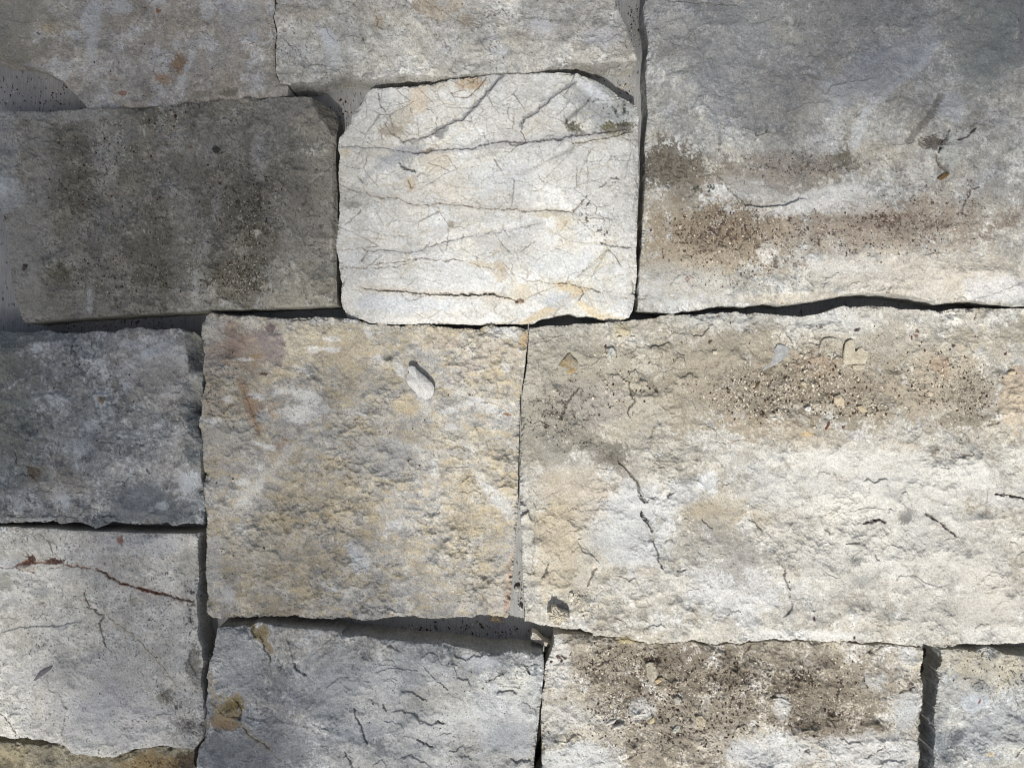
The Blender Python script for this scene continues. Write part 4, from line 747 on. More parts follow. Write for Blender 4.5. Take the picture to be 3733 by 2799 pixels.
def paint_h(s):
    base_rock(s, [(208, 203, 193), (196, 189, 175), (222, 220, 215)], hack=1.2, plate=.5, spk=.5, grain=1.1, big=3.2, sc=1.25, broad=1.30, mott=1.1, white=0.9)
    s.flakes(1.70, dz=1.15)
    tn = (176, 164, 144)
    s.blob('MM', 1350, 900, 300, 460, (160, 154, 140), .6); s.blob('MM', 1900, 900, 420, 420, (186, 177, 158), .5); s.blob('MM', 1300, 1080, 200, 160, (138, 132, 118), .5, rough=.8); s.blob('MM', 1550, 700, 330, 130, (176, 168, 148), .45); s.blob('MM', 1550, 1180, 170, 70, (128, 121, 108), .4, 20, rough=1)
    s.blob('MM', 1740, 1270, 60, 80, (100, 94, 84), .5, 20, rough=1.2); s.blob('MM', 1600, 960, 200, 130, (166, 160, 156), .4); s.blob('MM', 1340, 1250, 130, 80, (150, 144, 130), .4); s.blob('MM', 1500, 1500, 260, 180, (206, 190, 168), .6)
    s.speck('MM', 1270, 1000, 130, 150, (66, 58, 46), .7, .8); s.speck('MM', 1440, 950, 50, 130, (60, 54, 44), .8, .8, 30); s.speck('MM', 1560, 1180, 120, 60, (66, 60, 52), .7, .8, 15); s.speck('MM', 1700, 1250, 110, 110, (76, 68, 58), .6, .7)
    s.speck('MR', 100, 700, 260, 300, (90, 76, 60), .45, .8); s.blob('MM', 1760, 510, 60, 60, (204, 188, 146), .7); s.speck('MM', 1500, 500, 200, 60, (120, 112, 100), .4, .7)
    s.blob('MR', 500, 800, 560, 300, (156, 143, 122), .8, 5, rough=.9); s.blob('MR', 1100, 880, 460, 220, (156, 142, 120), .72, rough=.9); s.blob('MR', 1250, 620, 700, 130, (186, 176, 156), .6, rough=.8); s.blob('MR', 1700, 900, 420, 220, (170, 156, 134), .5, rough=.9); s.speck('MR', 700, 830, 900, 300, (96, 84, 68), .75, .75, size=4); s.speck('MR', 700, 860, 800, 260, (226, 216, 196), .6, .7, size=4); s.blob('MR', 700, 1120, 420, 80, (186, 168, 140), .45, 8, rough=.8); s.blob('MR', 1650, 800, 330, 160, (200, 184, 158), .5, rough=.8)
    s.blob('MR', 100, 900, 230, 200, (182, 170, 148), .5); s.blob('MR', 900, 700, 110, 60, (172, 140, 112), .5, rough=1); s.blob('MR', 1640, 720, 60, 60, (176, 140, 110), .5, rough=1); s.blob('MR', 2120, 760, 60, 40, (200, 164, 134), .5, rough=1); s.blob('MR', 2100, 930, 120, 180, (224, 196, 160), .5)
    s.blob('MR', 300, 440, 300, 60, (196, 196, 192), .6); s.blob('MR', 1000, 460, 300, 60, (216, 216, 212), .6); s.blob('MR', 2120, 500, 130, 70, (162, 156, 138), .7, rough=.8)
    for x, y, rx, ry, d_ in ((480, 900, 420, 200, .62), (900, 780, 250, 130, .55), (1200, 640, 330, 160, .3), (1150, 970, 230, 70, .7), (1650, 870, 240, 200, .6), (1880, 900, 110, 120, .9), (1800, 1040, 130, 60, .9), (1800, 1160, 90, 50, .8), (620, 1000, 160, 60, .7)):
        s.speck('MR', x, y, rx, ry, (82, 70, 56), d_, .8, size=5)
    s.blob('MR', 1870, 880, 120, 130, (150, 142, 126), .55, rough=.9); s.blob('MR', 1800, 1050, 130, 50, (134, 124, 104), .6, rough=1); s.speck('MR', 1000, 900, 800, 420, (96, 50, 40), .22, .8, size=7)
    s.blob('MR', 1680, 1250, 200, 45, (162, 152, 138), .7, rough=.6); s.blob('MR', 1380, 1210, 160, 40, (196, 180, 156), .5)
    s.blob('MR', 240, 1430, 60, 60, (236, 240, 246), .8, rough=.8); s.blob('MR', 600, 1480, 140, 150, (200, 200, 196), .6); s.blob('MR', 200, 1580, 250, 80, (196, 188, 170), .5); s.blob('MR', 1400, 1420, 850, 210, (224, 222, 216), .75, rough=.8); s.blob('BR', 1300, 300, 900, 330, (220, 217, 210), .6, rough=.9); s.blob('MR', 1040, 1570, 230, 90, (238, 232, 220), .6)
    s.blob('MR', 90, 1480, 110, 90, (208, 210, 214), .5); s.blob('MR', 1000, 1280, 400, 60, (234, 230, 222), .5); s.blob('MR', 1440, 1620, 60, 40, (136, 134, 130), .6, rough=1); s.blob('MR', 830, 1130, 40, 14, (222, 190, 140), .9)
    s.crust('MR', 500, 820, 620, 240, (120, 106, 88), .6, .62); s.crust('MR', 1150, 820, 620, 230, (126, 110, 92), .55, .55); s.crust('MR', 1800, 900, 260, 200, (116, 104, 88), .6, .65); s.crust('MM', 1450, 950, 330, 330, (112, 104, 90), .55, .6)
    # lower part
    s.blob('BM', 1400, 200, 170, 200, (204, 190, 166), .6); s.blob('BM', 1450, 500, 170, 160, (206, 198, 180), .5); s.blob('BM', 1900, 180, 230, 260, (226, 228, 232), .65); s.blob('BM', 1950, 560, 260, 140, (222, 218, 208), .5); s.blob('BM', 1900, 450, 60, 40, (190, 172, 150), .7)
    s.blob('BM', 1205, 300, 22, 330, (206, 202, 192), .6, 0, rough=.4); s.blob('BM', 1450, 460, 60, 16, (120, 112, 100), .7, rough=1)
    s.blob('BR', 330, 150, 280, 110, (196, 180, 154), .6, rough=.7); s.blob('BR', 320, 280, 300, 130, (178, 172, 160), .55, 15, rough=.8); s.blob('BR', 400, 580, 270, 220, (226, 228, 232), .6); s.speck('BR', 380, 500, 300, 220, (150, 142, 132), .6, .6, size=7); s.blob('BR', 480, 560, 90, 60, (196, 190, 186), .5, rough=.9)
    s.blob('BR', 350, 780, 60, 60, (166, 158, 144), .6, rough=.9); s.blob('BR', 240, 820, 200, 50, (222, 214, 198), .5); s.speck('BR', 950, 750, 330, 100, (110, 98, 84), .45, .7); s.blob('BR', 800, 850, 400, 40, (240, 239, 236), .7)
    s.blob('BR', 1140, 400, 50, 30, (138, 138, 134), .7, rough=1); s.blob('BR', 1160, 520, 60, 30, (166, 168, 168), .5, rough=1); s.blob('BR', 1800, 700, 400, 150, (214, 210, 202), .6); s.blob('BR', 1950, 620, 200, 260, (210, 202, 190), .4); s.blob('BR', 2000, 860, 300, 60, (240, 238, 232), .5)
    s.blob('BR', 1440, 150, 40, 30, (126, 126, 122), .75, rough=1); s.blob('BR', 470, 200, 60, 60, (234, 234, 232), .7, dz=1); s.blob('BR', 200, 100, 130, 50, (180, 164, 136), .5); s.speck('BR', 1080, 860, 30, 20, (60, 46, 44), .9, .9)
    s.blob('BR', 250, 250, 30, 90, (236, 238, 242), .6, -40)
    s.blob('MM', 1230, 1150, 60, 620, (196, 188, 170), .35, 0); s.blob('BM', 1370, 330, 130, 330, (206, 188, 156), .55); s.blob('BM', 1850, 250, 260, 230, (204, 206, 208), .6, rough=.6); s.blob('BR', 330, 330, 330, 130, (160, 154, 144), .6, 12, rough=.9)
    s.blob('MR', 200, 620, 420, 120, (176, 166, 146), .5, rough=.8)
    # relief
    L = s.ledge
    L('MR', [(430, 580), (445, 585), (520, 650)], 1.2, 20); L('MR', [(640, 530), (680, 560)], 1.2, 30, .5); s.crack('MR', [(708, 515), (735, 555), (755, 590)], 3, 1.4, (60, 52, 48))
    L('MR', [(830, 590), (860, 580), (900, 600), (940, 545), (1000, 550), (1015, 580)], 2.6, 50, .6); L('MR', [(985, 690), (1000, 665), (1030, 660), (1055, 670)], 2, 40, .5)
    L('MR', [(130, 500), (150, 540), (210, 540), (240, 480), (275, 460)], 2.4, 60, .5); L('MR', [(60, 650), (100, 680), (105, 720)], 1.8, 40, .4); L('MR', [(70, 790), (130, 765), (200, 800)], 1.4, 50, .3)
    L('MM', [(1930, 630), (1945, 600), (2000, 600), (2060, 570)], 2.4, 60, .6); L('MM', [(2100, 640), (2150, 660)], 2, 50, .5); L('MM', [(1700, 550), (1690, 500), (1680, 450)], 1.8, 60, .5)
    L('MM', [(1665, 680), (1670, 610), (1720, 610), (1735, 650)], 3.2, 34, .7); L('MM', [(1670, 770), (1740, 770), (1800, 820), (1850, 900)], 2.0, 60, .5); L('MM', [(1790, 760), (1850, 740), (1890, 830), (1880, 870)], 2.4, 40, .5)
    s.blob('MM', 1840, 830, 50, 60, (200, 190, 166), .6, dz=1.4, rough=.6); s.blob('MM', 1850, 1060, 30, 50, (196, 186, 164), .7, dz=1.4, rough=.5); s.blob('MM', 1700, 640, 22, 34, (196, 200, 198), .8, dz=1.6)
    s.crack('MM', [(1810, 850), (1840, 930), (1800, 1000), (1820, 1030)], 5, 2.4, (72, 66, 58)); s.crack('MM', [(1520, 840), (1460, 910), (1420, 980), (1400, 1050)], 5, 1.8, (66, 60, 50)); s.crack('MM', [(1160, 1110), (1190, 1060)], 6, 1.8, (50, 46, 40))
    s.crack('MM', [(1740, 1290), (1790, 1340), (1860, 1420), (1870, 1480), (1900, 1550)], 6, 3, (92, 86, 78)); s.crack('MM', [(1880, 1600), (1900, 1640), (1920, 1659)], 5, 2.5, (70, 64, 58)); L('MM', [(1860, 1430), (1900, 1500), (1920, 1560)], 1.6, 50)
    s.crack('MM', [(1960, 1325), (2020, 1322)], 4, 1.5, (110, 104, 98)); s.crack('MM', [(1920, 1330), (1940, 1450), (1970, 1620)], 1.6, .4, (180, 172, 160)); s.crack('MM', [(2040, 1500), (2080, 1480)], 6, 2, (60, 56, 54))
    L('MM', [(1155, 1659), (1160, 1610), (1215, 1590)], 2.4, 50, .6); L('MM', [(1600, 1330), (1700, 1340), (1760, 1320)], 1, 60)
    L('BM', [(1155, 150), (1160, 110), (1215, 98)], 2.6, 60, .6); s.crack('BM', [(1245, 20), (1240, 300), (1225, 480)], 3, .8, (176, 166, 148)); s.crack('BM', [(1505, 275), (1530, 255)], 6, 2, (70, 62, 54)); s.crack('BM', [(1285, 500), (1310, 470), (1330, 400)], 5, 1.8, (70, 62, 54))
    L('BM', [(1500, 280), (1530, 340), (1600, 370), (1640, 420)], 1.6, 80, .3); s.crack('BM', [(1620, 440), (1580, 500), (1560, 560)], 5, 1.8, (84, 76, 66)); s.crack('BM', [(1880, 110), (1920, 160), (1950, 230)], 6, 3, (62, 56, 52)); s.crack('BM', [(1950, 270), (1975, 340), (1990, 400), (2015, 450)], 5, 2.6, (66, 60, 56))
    L('BM', [(1750, 490), (1810, 520), (1850, 500)], 1.8, 60, .4); L('BM', [(2010, 300), (2060, 270), (2100, 290)], 1.5, 50, .4); s.crack('BM', [(1190, 470), (1230, 480), (1240, 460)], 3, 1); s.crack('BM', [(1880, 0), (1905, 50), (1925, 40)], 5, 2)
    L('BR', [(110, 540), (130, 680), (190, 770)], -1.6, 60, .4); L('BR', [(670, 750), (750, 690), (720, 560), (690, 450), (640, 395)], 2.6, 80, .3); s.crack('BR', [(640, 395), (690, 440), (700, 500), (735, 580)], 3.2, 1.6, (96, 82, 74)); s.crack('BR', [(480, 150), (520, 170), (550, 210), (580, 238)], 5, 2.2, (56, 50, 46)); s.crack('BR', [(200, 150), (270, 210)], 4, 1.6, (66, 62, 60))
    s.crack('BR', [(1170, 178), (1200, 165), (1260, 155), (1320, 170)], 6, 3.4, (66, 46, 50), .95); s.crack('BR', [(1555, 120), (1610, 155), (1660, 190), (1740, 260)], 5, 3, (66, 46, 48), .9); s.crack('BR', [(1070, 300), (1110, 290), (1155, 290)], 5, 2, (70, 60, 52)); s.crack('BR', [(950, 215), (985, 235)], 4, 1.6)
    s.crack('BR', [(1240, 365), (1270, 395)], 4, 1.6, (90, 76, 66)); s.crack('BR', [(1955, 0), (2020, 5), (2060, 10), (2140, 25)], 5, 2.2, (64, 56, 52)); L('BR', [(1380, 560), (1390, 490), (1500, 490), (1560, 540), (1640, 550)], 1.4, 70); s.crack('BR', [(2050, 280), (2100, 295), (2120, 330)], 3, 1.2, (104, 96, 88))
    s.crack('BR', [(1990, 400), (1880, 530), (1840, 560), (1700, 740)], 2, .5, (190, 180, 164)); s.crack('BR', [(2130, 130), (2060, 260), (1990, 400)], 2, .5, (190, 180, 164)); L('BR', [(850, 620), (855, 690), (885, 700)], 1.6, 50, .3); L('BR', [(900, 400), (930, 460), (1000, 500), (1040, 490)], 1.3, 60)
    L('BR', [(1540, 100), (1460, 90), (1430, 60), (1420, 30)], 1.4, 50); L('BR', [(1320, 120), (1330, 90), (1350, 88)], 2, 30, .5); L('BR', [(950, 170), (1050, 110), (1200, 80), (1330, 90)], 1.0, 90); L('BR', [(50, 460), (110, 455)], 2, 40, .5)
    L('MR', [(1170, 1425), (1210, 1395), (1240, 1420), (1320, 1395)], 2.4, 40, .6); L('MR', [(1400, 1475), (1435, 1480), (1450, 1530)], 1.8, 50, .4); s.crack('MR', [(1960, 1490), (2020, 1490)], 6, 2.6, (52, 46, 44), .95); s.crack('MR', [(2060, 1500), (2150, 1520)], 4, 1.8, (70, 62, 56))
    L('MR', [(1180, 1659), (1230, 1645), (1290, 1655)], 2.6, 60, .6); s.crack('MR', [(1555, 1600), (1620, 1650)], 5, 2.2, (66, 58, 56)); L('MR', [(1930, 1430), (1920, 1550), (1990, 1620), (2060, 1600)], -1.6, 60); s.crack('MR', [(1700, 1272), (1840, 1250)], 4, 1.6, (110, 90, 74)); s.crack('MR', [(1920, 1085), (2005, 1055)], 4, 1.6, (90, 68, 58))
    s.crack('MR', [(280, 1175), (350, 1190), (440, 1160)], 3, 1.2, (110, 96, 80)); s.crack('MR', [(2100, 900), (2010, 960), (1960, 1000)], 2.6, .9, (120, 100, 84)); s.crack('MR', [(1845, 445), (1865, 390)], 4, 1.4, (74, 60, 60)); L('MR', [(1930, 370), (1990, 430), (2010, 500)], 1.8, 40, .4)
    s.blob('MR', 80, 580, 7, 7, (50, 40, 34), 1); s.blob('MR', 250, 572, 12, 13, (74, 54, 42), 1, dz=-1.2); s.blob('MR', 1140, 500, 16, 9, (50, 34, 34), 1, -25, dz=-1.5); s.blob('MR', 1715, 598, 11, 14, (66, 48, 44), 1, dz=-1.2); s.blob('MR', 1058, 1085, 11, 11, (74, 28, 24), 1); s.blob('MR', 562, 1000, 12, 16, (30, 28, 18), 1, dz=-2)
    s.blob('MR', 920, 492, 9, 9, (96, 84, 78), .9); s.blob('MR', 1470, 550, 9, 10, (90, 48, 44), 1); s.blob('MR', 1502, 542, 9, 9, (120, 50, 44), 1); s.blob('MR', 1845, 540, 8, 8, (110, 56, 46), 1); s.blob('MR', 1510, 510, 9, 11, (80, 66, 56), .9); s.blob('MR', 2038, 645, 10, 12, (80, 50, 40), 1); s.blob('MR', 1040, 765, 10, 8, (40, 26, 30), 1, dz=-1); s.blob('MR', 300, 420, 12, 8, (110, 84, 66), .9)
    s.blob('MR', 1575, 1080, 8, 6, (90, 50, 40), 1); s.blob('MR', 1645, 1065, 9, 7, (96, 44, 38), 1); s.blob('MM', 1975, 865, 13, 17, (100, 90, 76), .8, dz=-1); s.blob('BR', 725, 525, 8, 7, (60, 58, 58), 1); s.blob('BR', 865, 740, 8, 9, (70, 46, 56), 1); s.blob('BR', 1115, 860, 8, 10, (50, 36, 36), 1)
    s.slope('BM', (1175, 480), (1165, 120), .6, 12)
slab('h', P('MM', [(1210, 492), (1400, 476), (1600, 464), (1760, 456), (1850, 441), (1950, 436), (2045, 418)]) + P('MR', [(60, 410), (200, 412), (320, 402), (400, 395), (470, 402), (580, 408), (680, 415), (800, 422), (900, 412), (970, 385), (1050, 362), (1150, 365), (1300, 362), (1390, 372), (1450, 380), (1550, 384), (1640, 394), (1700, 378), (1850, 372), (2000, 378), (2157, 374), (2500, 365)]),
     P('MR', [(2500, 1200)]), P('BM', [(1182, 768), (1280, 790), (1370, 800), (1470, 812), (1578, 836), (1600, 850), (1700, 858), (1800, 855), (1850, 875), (1920, 895), (2000, 898), (2045, 893)]) + P('BR', [(60, 890), (150, 878), (230, 905), (290, 905), (350, 890), (440, 905), (480, 885), (620, 868), (750, 872), (870, 880), (1000, 885), (1150, 892), (1300, 893), (1400, 905), (1500, 918), (1600, 918), (1720, 915), (1800, 910), (1950, 908), (2100, 900), (2157, 897), (2500, 895)]),
     P('MM', [(1202, 620), (1188, 760), (1165, 900), (1162, 1100), (1156, 1300), (1152, 1500)]) + P('BM', [(1155, 60), (1158, 130), (1164, 300), (1171, 480), (1178, 640)]), .052, paint_h, 83,
     'long pale cream slab at the right, the largest, strewn with grit and little chips', rough=(.9, 1, 1.1, .4), flare=(0, 0, .1, 0))

def paint_i(s):
    base_rock(s, [(236, 232, 222), (226, 222, 212), (242, 239, 232)], hack=.9, plate=.5, spk=.7, grain=1.2, sc=1.15, broad=1.00, mott=1.0, white=1.0)
    s.flakes(1.00, dz=0.90)
    s.speck('BL', 700, 1000, 500, 420, (140, 138, 132), .5, .6); s.speck('BL', 100, 1250, 260, 260, (170, 160, 148), .55, .7); s.blob('BL', 600, 1150, 330, 220, (196, 196, 196), .5); s.blob('BL', 650, 1350, 380, 180, (212, 212, 218), .5)
    s.blob('BL', 60, 520, 60, 60, (178, 176, 160), .7, rough=.8); s.blob('BL', 260, 590, 60, 30, (176, 180, 182), .7); s.blob('BL', 60, 430, 200, 40, (244, 244, 244), .7); s.blob('BL', 350, 480, 150, 60, (238, 236, 232), .5)
    s.blob('BL', 880, 300, 200, 100, (206, 208, 214), .5); s.blob('BL', 820, 640, 30, 30, (150, 146, 138), .6, rough=.9); s.blob('BL', 1140, 450, 80, 120, (188, 184, 174), .5)
    s.blob('BL', 740, 275, 18, 24, (146, 86, 66), .95, rough=.8); s.blob('BL', 210, 385, 34, 22, (92, 58, 46), .9, rough=1, dz=-1.2); s.blob('BL', 185, 410, 55, 14, (110, 62, 44), .9, rough=.8, dz=-.8); s.blob('BL', 350, 400, 52, 17, (96, 54, 42), .95, rough=.7, dz=-1.2)
    s.blob('BL', 190, 440, 56, 22, (206, 192, 172), .9, dz=.6); s.blob('BL', 355, 425, 50, 10, (232, 226, 216), .9)
    s.crack('BL', [(130, 430), (160, 465), (240, 460)], 3, 1, (150, 84, 60)); s.crack('BL', [(310, 440), (360, 436), (410, 428)], 2.2, .7, (150, 96, 72))
    s.crack('BL', [(0, 450), (60, 442), (130, 425), (200, 405), (300, 408), (410, 418)], 6, .9, (150, 90, 66), 1); s.crack('BL', [(410, 418), (480, 435), (560, 450), (620, 465)], 6, 1, (150, 86, 62), 1.1)
    s.crack('BL', [(590, 450), (640, 475), (680, 505), (730, 530), (800, 550), (850, 565), (950, 590), (1010, 605), (1060, 625), (1130, 638), (1195, 652)], 6.5, 1.8, (104, 66, 48), 1.2, (222, 206, 192))
    s.blob('BL', 760, 542, 28, 9, (120, 62, 42), .95, 10); s.blob('BL', 945, 598, 26, 9, (116, 60, 42), .95, 15); s.blob('BL', 880, 578, 44, 8, (120, 66, 46), .8, 15)
    s.crack('BL', [(240, 230), (290, 270), (330, 310), (335, 350)], 2.6, .9, (150, 136, 116)); s.crack('BL', [(150, 210), (240, 265)], 3, .8, (150, 148, 140))
    s.crack('BL', [(522, 565), (530, 620), (560, 680), (600, 715), (635, 725), (630, 750), (605, 780), (620, 820), (630, 890), (655, 935)], 4, 2, (110, 100, 86), .9)
    s.crack('BL', [(640, 700), (670, 745), (740, 800), (800, 840), (870, 910), (960, 1000), (1040, 1100), (1100, 1170)], 3, 1, (176, 164, 142), .8, (222, 212, 190)); s.crack('BL', [(540, 680), (600, 700)], 3, 1.4, (130, 118, 100))
    s.crack('BL', [(625, 890), (600, 940), (620, 990), (665, 1010)], 2, .6, (176, 174, 168)); s.crack('BL', [(300, 1080), (310, 1180), (360, 1200), (400, 1240)], 3, 1, (160, 158, 156)); s.crack('BL', [(0, 1305), (40, 1345), (90, 1395), (120, 1455)], 3.4, 1.8, (92, 82, 72))
    s.blob('BL', 1180, 1010, 40, 90, (136, 132, 122), .75, 10, rough=.7, dz=-1.5); s.ledge('BL', [(1215, 1130), (1150, 1010), (1160, 940), (1190, 900)], -1.8, 40); s.blob('BL', 1210, 1100, 40, 60, (160, 156, 146), .6)
    for x, y, rx, ry, d_ in ((1160, 640, 60, 200, .8), (1150, 780, 60, 120, .9), (1170, 920, 50, 90, .7), (1010, 1210, 90, 60, .9), (1080, 1280, 80, 60, .9), (1150, 1390, 110, 70, 1.0), (1000, 480, 140, 120, .5)):
        s.speck('BL', x, y, rx, ry, (70, 66, 60), d_, .7, size=5)
    s.blob('BL', 1020, 1220, 60, 40, (126, 122, 106), .6, 20, rough=1); s.blob('BL', 1150, 1400, 90, 60, (120, 116, 108), .5, rough=1); s.blob('BL', 830, 240, 200, 20, (190, 188, 180), .5)
    s.ledge('BL', [(0, 830), (150, 800), (350, 790), (520, 760)], 1.6, 160); s.ledge('BL', [(380, 1490), (400, 1300), (370, 1220)], -1.6, 90); s.slope('BL', (1230, 1270), (1215, 1520), .9, 50)
    s.slope('BL', (1195, 300), (1196, 640), .7, 20); s.blob('BL', 170, 1080, 140, 60, (228, 226, 224), .5)
slab('i', P('BL', [(-230, 196), (0, 200), (100, 200), (250, 206), (400, 216), (600, 226), (800, 233), (1000, 238), (1208, 240)]), P('BL', [(1200, 300), (1198, 400), (1200, 600), (1194, 700), (1202, 850), (1225, 930), (1236, 1000), (1222, 1100), (1236, 1200), (1241, 1300), (1240, 1400), (1228, 1470)]),
     P('BL', [(-230, 1470), (0, 1468), (50, 1465), (110, 1471), (125, 1464), (180, 1465), (260, 1475), (330, 1497), (400, 1510), (440, 1552), (500, 1573), (600, 1580), (690, 1586), (750, 1560), (820, 1545), (900, 1532), (1000, 1526), (1100, 1530), (1188, 1530)]),
     P('BL', [(-230, 900)]), .050, paint_i, 97, 'pale grey slab in the lower left crossed by a rusty brown crack', rough=(.3, .5, 1.0, 1), flare=(.35, .35, 0, 0), edgecol=(190, 188, 178))

def paint_j(s):
    base_rock(s, [(186, 188, 189), (205, 203, 197), (228, 229, 228)], hack=1.3, plate=.7, spk=.5, grain=1.1, big=2.6, sc=1.50, broad=1.90, mott=2.2, white=1.9)
    s.flakes(1.60, dz=1.40)
    s.blob('BL', 1450, 1000, 170, 250, (178, 182, 188), .6, 0, dz=1); s.blob('BL', 1500, 1550, 330, 150, (160, 164, 168), .6); s.blob('BL', 1750, 1450, 200, 130, (188, 190, 194), .5); s.blob('BL', 1900, 1150, 240, 160, (186, 190, 198), .4)
    s.speck('BL', 1650, 1000, 160, 200, (104, 108, 104), .7, .7, 40); s.blob('BL', 1680, 1080, 90, 60, (136, 140, 138), .5, 30, rough=.9); s.speck('BL', 1600, 1200, 130, 90, (100, 104, 104), .6, .7); s.blob('BL', 1970, 1250, 200, 70, (166, 170, 178), .4, rough=.9)
    s.blob('BL', 1600, 830, 45, 40, (176, 150, 92), .75, 30, rough=.8); s.band('BL', [(1520, 770), (1560, 850), (1610, 880), (1650, 950)], 12, (168, 142, 96), .7); s.crack('BL', [(1525, 780), (1545, 840), (1590, 870), (1610, 940), (1650, 1010)], 4.5, 2, (92, 80, 56))
    s.blob('BL', 1390, 1300, 80, 100, (196, 168, 116), .8, 0, rough=.8); s.blob('BL', 1430, 1260, 50, 40, (160, 136, 80), .8, rough=.7); s.blob('BL', 1330, 1370, 80, 40, (186, 154, 112), .7, 0, rough=.9); s.blob('BL', 1410, 1390, 60, 24, (196, 158, 112), .7, rough=.9); s.blob('BL', 1290, 1130, 26, 60, (200, 180, 150), .6, rough=.9)
    s.crack('BL', [(1330, 1290), (1400, 1330), (1460, 1350), (1470, 1300), (1440, 1240)], 4, 1.8, (112, 82, 48)); s.crack('BL', [(1480, 1400), (1520, 1440), (1580, 1480), (1640, 1520)], 5, 1.6, (160, 124, 82), .8, (206, 186, 150)); s.crack('BL', [(1640, 1530), (1700, 1590), (1800, 1659)], 3, .8, (190, 170, 140), .7)
    s.crack('BL', [(1775, 1010), (1800, 1050), (1830, 1078), (1865, 1078)], 5, 2.6, (74, 70, 70)); s.ledge('BL', [(1860, 1085), (1800, 1060), (1770, 1000), (1760, 900), (1730, 860)], -2.2, 90); s.ledge('BL', [(1490, 1340), (1560, 1350), (1640, 1365)], 2.2, 50, .6); s.blob('BL', 1640, 1190, 10, 10, (246, 246, 246), 1)
    s.ledge('BL', [(1330, 810), (1420, 800), (1510, 830), (1570, 900)], 1.4, 60); s.blob('BL', 1390, 780, 100, 14, (120, 122, 120), .6)
    # right half
    s.blob('BM', 500, 1250, 420, 260, (220, 220, 216), .5); s.blob('BM', 1050, 1350, 200, 220, (222, 226, 230), .55); s.blob('BM', 350, 1100, 300, 120, (188, 192, 200), .45, rough=.8); s.blob('BM', 700, 1180, 260, 60, (206, 200, 186), .4, -10); s.blob('BM', 900, 1000, 130, 50, (208, 212, 222), .7); s.blob('BM', 1130, 1100, 90, 120, (226, 224, 214), .7); s.blob('BM', 1050, 1010, 120, 70, (150, 156, 164), .5, rough=.9)
    s.blob('BM', 620, 1400, 330, 100, (228, 229, 228), .5); s.blob('BM', 180, 1420, 160, 60, (196, 202, 212), .5); s.blob('BM', 1100, 1480, 150, 90, (212, 216, 222), .5); s.blob('BM', 60, 1100, 110, 300, (176, 180, 186), .5); s.blob('BM', 500, 1600, 500, 100, (222, 222, 220), .5)
    s.speck('BM', 240, 1020, 200, 90, (120, 116, 110), .5, .6); s.speck('BM', 1100, 1080, 130, 100, (100, 98, 92), .5, .7); s.speck('BM', 700, 1200, 300, 200, (150, 148, 140), .4, .5)
    L = s.ledge
    L('BM', [(365, 895), (400, 925), (435, 942)], 2.2, 40, .6); L('BM', [(740, 915), (770, 970), (830, 985), (880, 960), (960, 950), (1060, 945)], 2.0, 60, .5); L('BM', [(420, 1180), (500, 1190), (560, 1220), (595, 1235)], 2.4, 60, .6); L('BM', [(760, 990), (780, 1090), (850, 1090), (870, 1180)], 1.8, 50, .4)
    s.crack('BM', [(575, 1020), (610, 1080), (680, 1130), (730, 1170)], 3, 1.4, (100, 100, 98)); L('BM', [(510, 1300), (560, 1350), (620, 1375), (700, 1370)], 2.2, 70, .5); s.crack('BM', [(650, 1360), (710, 1385)], 6, 2.8, (66, 56, 48)); s.crack('BM', [(440, 1300), (470, 1310)], 6, 2.4, (64, 58, 54)); s.crack('BM', [(330, 1260), (345, 1310)], 5, 2)
    L('BM', [(1000, 1190), (1050, 1172), (1110, 1172), (1150, 1195)], 2.8, 90, .7); s.blob('BM', 1060, 1185, 80, 14, (150, 148, 150), .5); s.crack('BM', [(165, 1330), (200, 1380), (215, 1440), (240, 1490)], 5, 2.4, (70, 68, 66)); s.crack('BM', [(160, 1280), (170, 1340)], 4, 1.6)
    s.crack('BM', [(530, 1470), (580, 1495), (640, 1515)], 5, 2.4, (56, 52, 50)); L('BM', [(720, 1540), (770, 1530), (820, 1500)], 2, 60, .5); L('BM', [(370, 1310), (450, 1290), (520, 1310), (560, 1360), (610, 1370)], 1.6, 70, .3); s.crack('BM', [(940, 1100), (980, 1110), (1040, 1070)], 3.4, 1.6)
    L('BM', [(1085, 1580), (1130, 1610), (1160, 1600), (1230, 1605)], 3, 60, .7); s.crack('BM', [(105, 1540), (130, 1600), (150, 1659)], 5, 2.2, (66, 64, 60)); L('BM', [(430, 1580), (500, 1560), (560, 1600), (620, 1640)], 2.0, 70, .4); s.crack('BM', [(1160, 1020), (1190, 1025), (1205, 1060), (1215, 1075)], 6, 3, (72, 72, 76)); L('BM', [(1040, 1150), (1080, 1140), (1160, 1160)], 1.2, 40)
    L('BM', [(815, 1560), (850, 1570), (870, 1600)], 1.8, 50, .4); s.blob('BM', 870, 1535, 55, 26, (196, 194, 188), .6, dz=1.4); s.speck('BM', 170, 1640, 60, 30, (60, 60, 58), .8, .8); L('BM', [(250, 1080), (380, 1040), (560, 1060)], 1.3, 70); s.crack('BM', [(950, 1115), (990, 1100)], 3, 1)
    s.slope('BL', (1330, 1659), (1330, 840), -.0, 10); s.slope('BL', (1290, 1500), (1310, 830), .7, 40); s.slope('BL', (1195, 1500), (1400, 1659), -.0, 10)
    s.slope('BM', (1180, 960), (1270, 1300), .4, 60)
